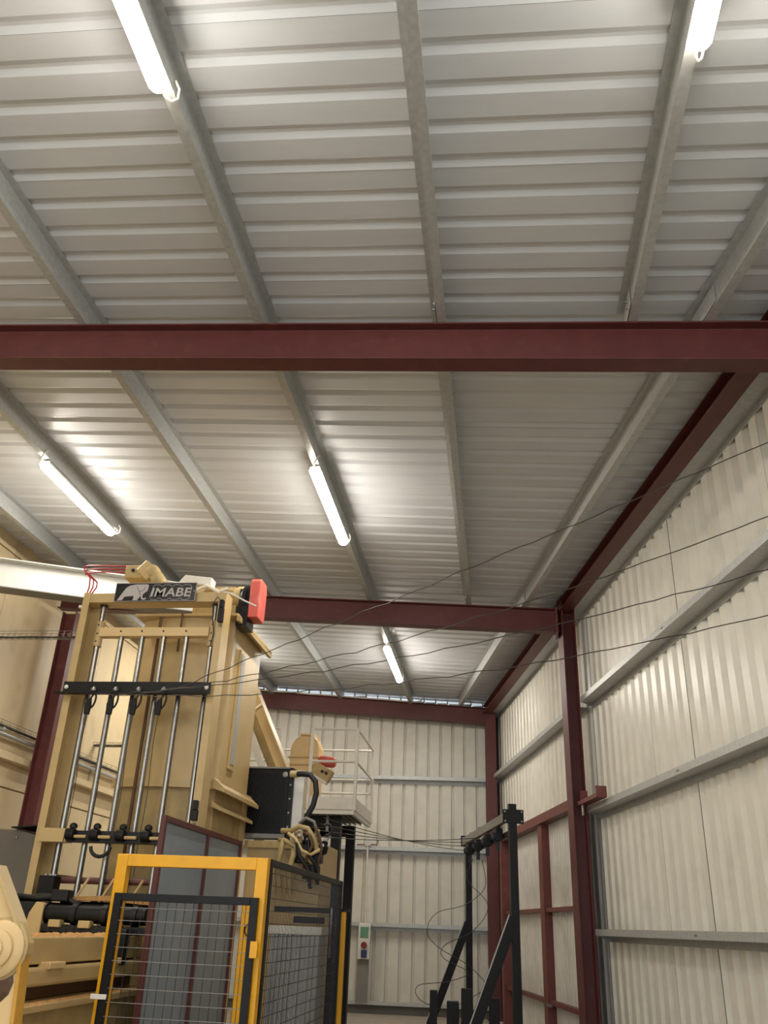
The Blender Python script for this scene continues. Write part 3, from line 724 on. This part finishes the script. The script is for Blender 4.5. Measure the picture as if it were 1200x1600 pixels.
obj('yellow_edge', MB().ext(yb_, (0, AV - .02, 0), X, Z, Y * .1), 'yellowd', ar, bevel=.004)
bo = obj('pivot_boss', MB().lathe((-2.855, AV, 1.405), (0, -1, 0), [(.15, 0), (.15, .03), (.135, .045), (.10, .05), (.10, .075), (.085, .085), (.055, .085), (.055, .1), (.04, .108), (.002, .11)], 28), 'tanl', ar, smooth=True)
obj('boss_collar', MB().lathe((-2.855, AV, 1.405), (0, -1, 0), [(.165, 0), (.165, .012), (.15, .02)], 28), 'tand', bo, smooth=True)
obj('yellow_guard', MB().lathe((-3.03, AV - .02, .93), (0, -1, 0), [(.14, 0), (.14, .05), (.11, .07), (.002, .075)], 24), 'yellow', ar, smooth=True)
stuff(obj('grease_dust', MB().lathe((-2.86, AV - .002, 1.24), (0, -1, 0), [(.12, 0), (.09, .008), (.03, .012), (.002, .013)], 12), 'brown', ar))

# ------------------------------------------------------------------ guard panel beside the machine
gp = thing('guard_screen', 'smoky grey guard panel in a dark red frame beside machine', 'guard panel', (-2.87, 8.7, 0))
GU = -2.875; ga, gb_, gz0, gz1 = 7.48, 9.92, .06, 2.40
for a, b in ((ga, ga + .05), (gb_ - .05, gb_)): obj('frame_upright', MB().box(GU - .02, GU + .025, a, b, 0, gz1), 'red', gp, bevel=.003)
for z in (gz0, gz1 - .05): obj('frame_rail', MB().box(GU - .02, GU + .025, ga + .05, gb_ - .05, z, z + .05), 'red', gp, bevel=.003)
obj('mullion', MB().box(GU - .02, GU + .025, 8.70, 8.75, gz0 + .05, gz1 - .05), 'red', gp, bevel=.003)
for a, b in ((ga + .05, 8.70), (8.75, gb_ - .05)): obj('pane', MB().box(GU - .004, GU + .004, a, b, gz0 + .05, gz1 - .05), 'acrylic', gp)

# ------------------------------------------------------------------ safety fence
FY = 6.25; gu0, gu1 = -2.70, -1.60
ff = thing('fence_doorway', 'yellow square tube doorway of the safety fence', 'door frame', (-2.15, FY, 0))
obj('post', MB().box(gu0, gu0 + .08, FY, FY + .08, 0, 2.0), 'yellow', ff, bevel=.004)
obj('post', MB().box(gu1 - .08, gu1, FY, FY + .08, 0, 2.0), 'yellow', ff, bevel=.004)
obj('lintel', MB().box(gu0 + .08, gu1 - .08, FY, FY + .08, 1.92, 2.0), 'yellow', ff, bevel=.004)
for u in (gu0 - .03, gu1 - .13): obj('foot_plate', MB().box(u, u + .16, FY - .04, FY + .085, 0, .012), 'yellow', ff)
gt = thing('fence_gate', 'black wire mesh gate hanging in the yellow doorway', 'gate', (-2.15, FY - .03, .1))
g0, g1, gz, gt_ = -2.655, -1.635, .10, 1.745
gy = FY - .055
for u in (g0, g1 - .05): obj('gate_stile', MB().box(u, u + .05, gy, gy + .05, gz, gt_), 'black', gt, bevel=.003)
for z in (gz, gt_ - .05): obj('gate_rail', MB().box(g0 + .05, g1 - .05, gy, gy + .05, z, z + .05), 'black', gt, bevel=.003)
wm = MB()
for k in range(15):
    u = g0 + .05 + (k + .5) * (g1 - g0 - .1) / 15; wm.box(u - .0018, u + .0018, gy + .022, gy + .0256, gz + .05, gt_ - .05)
stuff(obj('upright_wires', wm, 'gun', gt))
wm = MB()
for k in range(19):
    z = gz + .05 + (k + .5) * .0813; wm.box(g0 + .05, g1 - .05, gy + .018, gy + .022, z - .002, z + .002)
stuff(obj('lit_cross_wires', wm, 'grey', gt))  # lighter grey than the uprights: light caught by these wires, as colour
obj('hinge', MB().box(g0 - .05, g0 + .06, gy - .012, gy, 1.10, 1.13), 'white', gt, bevel=.003)
obj('catch', MB().box(g1 - .02, g1 + .03, gy - .01, gy, 1.38, 1.48), 'yellow', gt, bevel=.003)
fp = thing('mesh_fence', 'black wire mesh fence panel running back from yellow doorway', 'fence panel', (-1.6, 7.85, 0))
fu, fy0, fy1 = -1.60, FY + .09, 9.36
for y in (fy0, fy1 - .05): obj('frame_upright', MB().box(fu - .035, fu + .01, y, y + .05, 0, 2.0), 'black', fp, bevel=.003)
for z in (.12, 1.955): obj('frame_rail', MB().box(fu - .03, fu + .005, fy0 + .05, fy1 - .05, z, z + .045), 'black', fp, bevel=.003)
wm = MB()
ny = int((fy1 - fy0 - .1) / .05)
for k in range(ny):
    y = fy0 + .05 + (k + .5) * .05; wm.box(fu - .014, fu - .010, y - .002, y + .002, .165, 1.955)
for k in range(22):
    z = .165 + (k + .5) * .0813; wm.box(fu - .010, fu - .006, fy0 + .05, fy1 - .05, z - .002, z + .002)
stuff(obj('wire_mesh', wm, 'gun', fp))
fe = thing('fence_post', 'short yellow post at the back end of mesh fence panel', 'post', (-1.58, 9.42, 0))
obj('tube', MB().box(-1.625, -1.555, 9.40, 9.46, 0, 1.72), 'yellow', fe, bevel=.004)
obj('cap', MB().box(-1.63, -1.52, 9.39, 9.47, 1.72, 1.745), 'black', fe)
fr_ = thing('fence_return', 'black mesh fence return behind the grey ribbed cabinet', 'fence panel', (-2.0, 9.5, 0))
obj('rail', MB().box(-2.32, -1.64, 9.49, 9.53, 1.70, 1.75), 'black', fr_, bevel=.003)
for u in (-1.74,): obj('upright', MB().box(u, u + .06, 9.49, 9.55, 0, 1.98), 'black', fr_, bevel=.003)
obj('bolt_bar', MB().box(-1.72, -1.70, 9.46, 9.49, 1.3, 1.75), 'steel', fr_)
cbn = thing('ribbed_cabinet', 'light grey ribbed cabinet standing inside the mesh fence', 'cabinet', (-1.95, 9.1, 0))
obj('body', MB().box(-2.2, -1.72, 8.95, 9.3, 0.0, 1.50), 'cab', cbn, bevel=.006)
for k in range(11): obj('rib', MB().box(-2.19 + k * .044, -2.165 + k * .044, 8.93, 8.95, .1, 1.5), 'cab', cbn)
obj('lid', MB().box(-2.22, -1.70, 8.92, 9.32, 1.50, 1.57), 'white', cbn, bevel=.006)
obj('handle_bar', MB().box(-2.0, -1.70, 8.98, 9.06, 1.60, 1.66), 'black', cbn, bevel=.01)
ip = thing('guard_post', 'yellow post with black tube beside it behind the mesh gate', 'post', (-2.18, 8.0, 0))
obj('yellow_tube', MB().box(-2.235, -2.165, 7.98, 8.05, 0, 1.76), 'yellow', ip, bevel=.004)
obj('black_tube', MB().box(-2.155, -2.10, 7.98, 8.04, 0, 1.78), 'black', ip, bevel=.004)
obj('cable_ring', MB().tube([(-2.16 + .03 * math.cos(a), 7.96, 1.53 + .045 * math.sin(a)) for a in [j * math.tau / 12 for j in range(13)]], .006, 6), 'blackr', ip)

# ------------------------------------------------------------------ power pack, cooler and hoses
pp = thing('power_pack', 'tan hydraulic power pack tank under the black cooler', 'tank', (-2.5, 11.0, 0))
obj('tank', MB().box(-2.95, -2.06, 10.5, 11.6, .1, 2.46), 'tan', pp, bevel=.012)
obj('skid', MB().box(-2.98, -2.03, 10.47, 11.63, 0, .1), 'tand', pp)
obj('tank_lip', MB().box(-2.98, -2.35, 10.45, 10.5, 2.38, 2.46), 'tand', pp)
co = thing('oil_cooler', 'black finned oil cooler standing on the tan power pack', 'cooler', (-2.78, 10.6, 2.47))
obj('core', MB().box(-3.04, -2.52, 10.52, 10.72, 2.54, 3.29), 'black', co, bevel=.006)
fn = MB()
for k in range(42):
    u = -3.0 + k * .0108; fn.box(u, u + .004, 10.508, 10.52, 2.60, 3.24)
stuff(obj('fins', fn, 'gun', co))
obj('top_edge', MB().box(-3.06, -2.50, 10.50, 10.74, 3.29, 3.31), 'grey', co)
obj('bottom_edge', MB().box(-3.06, -2.50, 10.50, 10.74, 2.49, 2.54), 'grey', co)
obj('side_frame', MB().box(-2.52, -2.465, 10.5, 10.74, 2.5, 3.3), 'black', co, bevel=.004)
obj('side_plate', MB().box(-2.465, -2.34, 10.56, 10.70, 2.485, 3.28), 'white', co, bevel=.006)
for z in (2.62, 2.78, 2.94, 3.10, 3.22): obj('bolt', MB().cyl((-2.49, 10.5, z), (-2.49, 10.49, z), .012, 8), 'steel', co)
obj('fitting', MB().lathe((-2.57, 10.52, 3.22), (0, -1, 0), [(.035, 0), (.035, .02), (.02, .025), (.02, .03)], 12), 'steel', co, smooth=True)
obj('hose_elbow', MB().lathe((-2.50, 10.45, 3.22), X, [(.025, 0), (.042, .01), (.042, .08), (.036, .1)], 12), 'tand', co, smooth=True)
obj('cooler_hose', MB().tube([(-2.42, 10.45, 3.22), (-2.34, 10.42, 3.22), (-2.24, 10.42, 3.21), (-2.17, 10.42, 3.13), (-2.15, 10.42, 3.0), (-2.18, 10.42, 2.86), (-2.24, 10.42, 2.74), (-2.28, 10.45, 2.64)], .034, 12), 'blackr', co, smooth=True)
vv = thing('valve_cluster', 'dusty hydraulic valves and hoses bunched above the fence panel', 'valves', (-2.2, 10.4, 2.2))
obj('manifold', MB().box(-2.36, -2.02, 10.3, 10.45, 2.22, 2.42), 'gun', vv, bevel=.012)
for k, (u, z, r) in enumerate([(-2.3, 2.50, .05), (-2.2, 2.46, .055), (-2.1, 2.52, .045), (-2.02, 2.40, .05)]):
    v_ = obj('valve', MB().lathe((u, 10.36, z - .08), (.15 * (k - 1.5), -.2, 1), [(.03, 0), (r, .02), (r, .09), (r * .7, .1), (r * .7, .14), (.02, .15)], 12), ('tand', 'gun', 'tand', 'black')[k], vv, smooth=True)
    obj('valve_nut', MB().cyl((u, 10.31, z), (u + .02, 10.24, z + .01), .02, 6), 'steel', v_)
hz = [[(-2.50, 10.3, 2.56), (-2.38, 10.22, 2.55), (-2.28, 10.2, 2.60), (-2.18, 10.2, 2.58), (-2.1, 10.22, 2.48), (-2.06, 10.25, 2.34)],
      [(-2.52, 10.3, 2.46), (-2.42, 10.2, 2.44), (-2.3, 10.2, 2.38), (-2.16, 10.22, 2.26), (-2.08, 10.3, 2.2)],
      [(-2.46, 10.25, 2.46), (-2.47, 10.2, 2.36), (-2.5, 10.22, 2.2), (-2.48, 10.3, 1.9)],
      [(-2.34, 10.25, 2.4), (-2.32, 10.2, 2.3), (-2.36, 10.2, 2.15), (-2.36, 10.3, 1.9)],
      [(-2.16, 10.2, 2.46), (-2.14, 10.18, 2.3), (-2.06, 10.2, 2.2), (-2.04, 10.3, 2.0)],
      [(-2.3, 10.28, 2.64), (-2.22, 10.25, 2.70), (-2.12, 10.25, 2.66), (-2.08, 10.3, 2.54)],
      [(-2.22, 10.2, 2.54), (-2.14, 10.16, 2.50), (-2.1, 10.16, 2.40), (-2.16, 10.18, 2.28), (-2.2, 10.22, 2.12)],
      [(-2.4, 10.2, 2.52), (-2.3, 10.15, 2.46), (-2.22, 10.15, 2.34), (-2.12, 10.18, 2.3), (-2.02, 10.22, 2.36)],
      [(-2.28, 10.15, 2.42), (-2.24, 10.13, 2.28), (-2.14, 10.15, 2.16), (-2.1, 10.2, 1.95)],
      [(-2.1, 10.2, 2.6), (-2.03, 10.18, 2.5), (-2.0, 10.2, 2.36), (-2.04, 10.24, 2.2)]]
for k, pts in enumerate(hz): obj('hose', MB().tube(pts, (.03, .026, .034, .034, .022, .018, .018, .02, .022, .016)[k], 10), ('tand', 'tand', 'tand', 'tand', 'gun', 'grey', 'brown', 'tan', 'gun', 'brown')[k], vv, smooth=True)
obj('black_loop', MB().tube([(-1.97 + .055 * math.cos(a), 10.3, 2.58 + .06 * math.sin(a)) for a in [-1.9 + j * .35 for j in range(13)]], .016, 8), 'blackr', vv, smooth=True)
obj('lower_hose_block', MB().box(-2.22, -2.04, 10.25, 10.4, 2.05, 2.2), 'black', vv, bevel=.012)

# sloping channel behind the housing
ch = thing('sloping_channel', 'tan sloping steel channel leaning behind the saw housing', 'channel', (-2.9, 10.95, 3.3))
A_, B_ = V3((-3.50, 11.2, 5.0)), V3((-2.60, 11.2, 3.22)); dd = B_ - A_
dn = V3((-dd.z, 0, dd.x)).normalized() * -1
sidev = dn if dn.x < 0 else -dn
obj('outer_flange', MB().ext([(0, -.14), (.012, -.14), (.012, .14), (0, .14)], A_, sidev, Y, dd), 'tan', ch)
obj('channel_web', MB().ext([(0, .0), (.15, .03), (.15, .042), (0, .012)], A_ - Y * .04, sidev, Y, dd), 'tanl', ch)
obj('inner_flange', MB().ext([(.15, -.02), (.27, .10), (.27, .115), (.15, 0)], A_, sidev, Y, dd), 'tand', ch)
obj('lower_plate', MB().ext([(.27, -.02), (.37, .02), (.37, .035), (.27, 0)], A_ + dd * .45, sidev, Y, dd * .55), 'white', ch)
q = A_ + dd * .45
obj('cross_strap', MB().tube([q + sidev * .0 - Y * .16, q + sidev * .1 - Y * .16 + dd.normalized() * .02, q + sidev * .2 - Y * .15 + dd.normalized() * .10, q + sidev * .3 - Y * .1 + dd.normalized() * .14], .025, 8), 'tan', ch)
obj('channel_leg', MB().box(-2.76, -2.66, 11.14, 11.26, 2.462, 3.35), 'tand', ch)

# dust hood with red motor
dh = thing('dust_hood', 'tan rounded dust hood with a red motor on platform', 'dust hood', (-3.2, 14.6, 3.26))
ho = [(-3.47, 3.26), (-3.47, 4.26), (-3.44, 4.35), (-3.38, 4.43), (-3.30, 4.47), (-3.08, 4.47), (-3.02, 4.40), (-2.98, 4.28), (-2.98, 3.26)]
obj('hood_shell', MB().ext(ho, (0, 14.4, 0), X, Z, Y * .45), 'tanl', dh, bevel=.02)
for z in (4.10, 3.98): obj('hood_flange', MB().box(-3.50, -2.95, 14.37, 14.88, z, z + .02), 'tan', dh)
obj('top_cover', MB().box(-3.31, -3.07, 14.38, 14.87, 4.47, 4.50), 'tanl', dh)
obj('red_motor', MB().lathe((-2.98, 14.45, 4.06), (1, 0, -.08), [(.06, 0), (.085, .03), (.09, .06), (.09, .25), (.07, .29), (.02, .30)], 18), 'redp', dh, smooth=True)
gx = obj('gear_case', MB().bar((-3.04, 14.36, 3.94), (-2.74, 14.36, 3.78), .2, .2), 'tand', dh, bevel=.012)
for d_ in (.0, .07): obj('bolt', MB().cyl((-2.87 + d_, 14.26, 3.86 - d_ * .4), (-2.87 + d_, 14.24, 3.86 - d_ * .4), .024, 8), 'gun', gx)
obj('flange_plate', MB().bar((-3.02, 14.34, 3.80), (-2.80, 14.34, 3.68), .16, .04), 'white', dh)

# ------------------------------------------------------------------ platform with railing
pf = thing('service_platform', 'raised service platform with white tube railing near far wall', 'platform', (-3.2, 15, 0))
pu, py0, py1, pz = -2.265, 14.0, 15.9, 3.26
obj('deck', MB().box(-4.4, pu, py0, py1, pz - .03, pz), 'grey', pf)
gr_ = MB()
for k in range(24): gr_.box(-4.4 + .0 + k * .089, -4.385 + k * .089, py0 + .02, py1 - .02, pz - .07, pz - .03)
stuff(obj('deck_grating', gr_, 'steel', pf))
obj('edge_beam', MB().box(-4.4, pu, py0, py0 + .05, pz - .09, pz - .03), 'white', pf)
obj('edge_beam', MB().box(pu - .05, pu, py0 + .05, py1, pz - .09, pz - .03), 'white', pf)
obj('toe_board', MB().box(-3.05, pu, py0 - .005, py0 + .003, pz - .02, pz + .17), 'white', pf)
obj('toe_board', MB().box(pu - .004, pu + .004, py0, py1, pz - .02, pz + .17), 'white', pf)
def rail(p0, p1, nm='handrail', r=.02): obj(nm, MB().cyl(p0, p1, r, 8), 'white', pf, smooth=True)
for (u, y) in ((pu, py0), (-3.02, py0), (-3.56, py0), (-4.38, py0), (pu, py1), (-3.4, py1), (-4.38, py1)):
    obj('rail_post', MB().box(u - .024, u + .024, y - .024, y + .024, pz - .03, 4.51), 'white', pf, bevel=.003)
for z, nm in ((4.50, 'handrail'), (3.98, 'mid_rail')):
    rail((-3.02, py0, z), (pu, py0, z), nm); rail((-4.38, py0, z), (-3.56, py0, z), nm)
    rail((pu, py0, z), (pu, py1, z), nm); rail((-4.38, py1, z), (pu, py1, z), nm)
rail((-4.38, py1, 3.74), (pu, py1, 3.74), 'mid_rail')
for y in (14.32, 15.75):
    obj('support_post', MB().box(-2.66, -2.51, y - .075, y + .075, 0, pz - .09), 'black', pf, bevel=.004)
    obj('support_post', MB().box(-4.3, -4.15, y - .075, y + .075, 0, pz - .09), 'black', pf, bevel=.004)
    obj('support_beam', MB().box(-4.15, -2.66, y - .06, y + .06, pz - .27, pz - .09), 'black', pf, bevel=.004)
obj('support_brace', MB().bar((-2.64, 14.32, 2.95), (-3.05, 14.32, 2.45), .05, .05), 'galvlight', pf)
obj('angle_bracket', MB().box(-2.74, -2.70, 14.2, 14.24, 2.93, 3.2), 'steel', pf)

# ------------------------------------------------------------------ black pulley frame by the door
ra, rbp = V3((.19, 13.0, 0)), V3((-.57, 17.0, 0)); rd = (rbp - ra).normalized(); rs_ = V3((rd.y, -rd.x, 0))
pfm = thing('pulley_gantry', 'tall black steel frame with pulleys and sloping braces by the door', 'frame', (ra + rbp) / 2)
def rbox(c, a0, a1, b0, b1, z0, z1): return MB().ext([(a0, b0), (a1, b0), (a1, b1), (a0, b1)], V3((c.x, c.y, z0)), rs_, rd, Z * (z1 - z0))
obj('near_post', rbox(ra, -.055, .055, -.055, .055, 0, 3.25), 'black', pfm, bevel=.004)
obj('far_post', rbox(rbp, -.055, .055, -.055, .055, 0, 2.98), 'black', pfm, bevel=.004)
obj('top_beam', MB().ext([(-.035, 3.0), (.035, 3.0), (.035, 3.12), (-.035, 3.12)], ra - rs_ * .1, rs_, Z, rbp - ra), 'steel', pfm, bevel=.004)
obj('lower_beam', MB().ext([(-.03, 2.84), (.03, 2.84), (.03, 2.90), (-.03, 2.90)], ra + rd * .05, rs_, Z, (rbp - ra) - rd * .1), 'black', pfm)
for c in (ra, rbp):
    e_ = obj('end_plate', rbox(c, -.15, .15, -.075, -.06, 2.98, 3.17), 'black', pfm, bevel=.002)
    for a in (-.12, .12):
        for z in (3.01, 3.14): obj('plate_bolt', MB().cyl(c + rs_ * a - rd * .075 + Z * z, c + rs_ * a - rd * .09 + Z * z, .013, 8), 'chrome', e_)
PUL = []
for k in range(4):
    c = ra + (rbp - ra) * (.16 + .22 * k) - rs_ * .09
    PUL.append(c)
    b_ = obj('pulley_block', rbox(c, -.05, .05, -.11, .11, 2.80, 2.97), 'black', pfm, bevel=.006)
    obj('pulley_wheel', MB().lathe(c - rs_ * .05 + Z * 2.86 , rd, [(.05, -.02), (.062, -.012), (.045, 0), (.062, .012), (.05, .02)], 18), 'gun', b_, smooth=True)
    obj('threaded_bar', MB().cyl(c - rd * .1 + Z * 2.95, c - rd * .1 + Z * 3.16, .01, 6), 'gun', b_)
    obj('pulley_pin', MB().box(c.x - .03, c.x + .03, c.y - .03, c.y + .03, 2.66, 2.80), 'black', b_)
for c, zt in ((ra, 1.78), (rbp, 1.72)):
    foot = c - rs_ * (zt * .43); 
    obj('brace', MB().bar(c - rs_ * .02 + Z * zt, foot + Z * 0.0, .10, .14, Z), 'black', pfm, bevel=.004)
    obj('brace_highlight', MB().bar(c - rs_ * .086 + Z * (zt + .03) - rd * .048, foot - rs_ * .066 + Z * .035 - rd * .048, .014, .014, Z), 'galvlight', pfm)  # pale strip painted as the highlight along the brace's left edge
    obj('foot_plate', rbox(c, -.13, .13, -.13, .13, 0, .015), 'black', pfm)
# slack cable on the frame
def loose(pts, r, name, label):
    ps = [V3(p) for p in pts]; out = []
    for i in range(len(ps) - 1):
        p0 = ps[max(i - 1, 0)]; p1 = ps[i]; p2 = ps[i + 1]; p3 = ps[min(i + 2, len(ps) - 1)]
        for k in range(6):
            t = k / 6
            out.append(.5 * ((2 * p1) + (p2 - p0) * t + (2 * p0 - 5 * p1 + 4 * p2 - p3) * t * t + (3 * p1 - p0 - 3 * p2 + p3) * t ** 3))
    out.append(ps[-1])
    return tag(obj(name, MB().tube(out, r, 5), 'cable', smooth=True), label, 'cable')
f0 = rbp
loose([f0 + V3((.25, -.3, 2.75)), f0 + V3((.3, -.3, 2.3)), f0 + V3((-.05, -.35, 2.0)), f0 + V3((-.55, -.4, 1.85)), f0 + V3((-.72, -.4, 1.55)), f0 + V3((-.5, -.4, 1.3)), f0 + V3((.0, -.35, 1.05)), f0 + V3((.3, -.3, .75)), f0 + V3((.1, -.3, .6)), f0 + V3((-.3, -.35, .35)), f0 + V3((-.3, -.35, .006))], .006, 'slack_cable', 'slack dark cable looping in wide curves from the pulley frame')
loose([f0 + V3((.1, -.5, 2.75)), f0 + V3((.0, -.5, 2.4)), f0 + V3((.35, -.5, 2.0)), f0 + V3((.1, -.5, 1.6)), f0 + V3((-.4, -.5, 1.35)), f0 + V3((-.42, -.5, 1.15)), f0 + V3((.0, -.5, .95)), f0 + V3((-.35, -.5, .8)), f0 + V3((-.85, -.5, .72)), f0 + V3((-.8, -.5, .5)), f0 + V3((-.2, -.5, .3)), f0 + V3((-.1, -.5, .006))], .006, 'slack_cable', 'slack dark cable with tight low loops near the far brace')
for (a, b, zt, y, nm) in ((-1.11, -1.0, .74, 15.0, 'in front of the far brace'), (-.85, -.67, .60, 15.0, 'shortest of the black stubs'), (-.63, -.47, .78, 15.0, 'at the foot of the far frame post'), (-.21, -.05, .67, 15.0, 'between the near brace and the far corner column')):
    st = thing('stub_post', 'short black square stub post ' + nm, 'post', ((a + b) / 2, y, 0))
    obj('tube', MB().box(a, b, y, y + (b - a), 0, zt), 'black', st, bevel=.005)
    obj('tube_cap', MB().box(a + .004, b - .004, y + .004, y + (b - a) - .004, zt, zt + .008), 'gun', st)

# ------------------------------------------------------------------ steel wires across the hall
ap = thing('wire_anchor', 'black anchor post for steel wires on the corrugated wall', 'post', WP(-14.15, .45, 0))
obj('tube', MB().ext([(.36, -14.28), (.44, -14.28), (.44, -14.18), (.36, -14.18)], CORN, -WN, WD, Z * 5.3), 'black', ap, bevel=.004)
ENDS = ((-14.28, 5.11), (-14.1, 4.57), (-13.96, 4.18), (-13.85, 3.86))
STARTS = (CLAMP[3], CLAMP[2], CLAMP[1], CLAMP[0])
SAG = (.02, .20, .18, .24)
WL = ('highest', 'second highest', 'third highest', 'lowest')
for k in range(4):
    a = V3((STARTS[k], 8.49, 3.70)); b = WP(ENDS[k][0], .45, ENDS[k][1]); e = b + (b - a) * .02
    pts = []
    n = 44
    for j in range(n + 1):
        t = j / n; p = a.lerp(e, t); p.z -= SAG[k] * 4 * t * (1 - t)
        if 0 < j < n: p.z += .010 * math.sin(j * 1.9 + k * 2) * (1 if j < 30 else .5) + random.uniform(-.006, .006)
        pts.append(p)
    tag(obj('steel_wire', MB().tube(pts, .0045, 5), 'cable', smooth=True), f'thin steel wire from the black bar across the hall, {WL[k]} of four', 'wire')
for k in range(4):
    a = PUL[k] - rs_ * .1 + Z * 2.86; b = V3((-2.12 + .03 * k, 10.35, 2.72 - .07 * (3 - k)))
    pts = []
    for j in range(21):
        t = j / 20; p = a.lerp(b, t); p.z -= .05 * 4 * t * (1 - t); pts.append(p)
    tag(obj('pulley_wire', MB().tube(pts, .005, 5), 'cable', smooth=True), f'thin wire from the pulley frame to the valves, {("first", "second", "third", "fourth")[k]} pulley from the near post', 'wire')
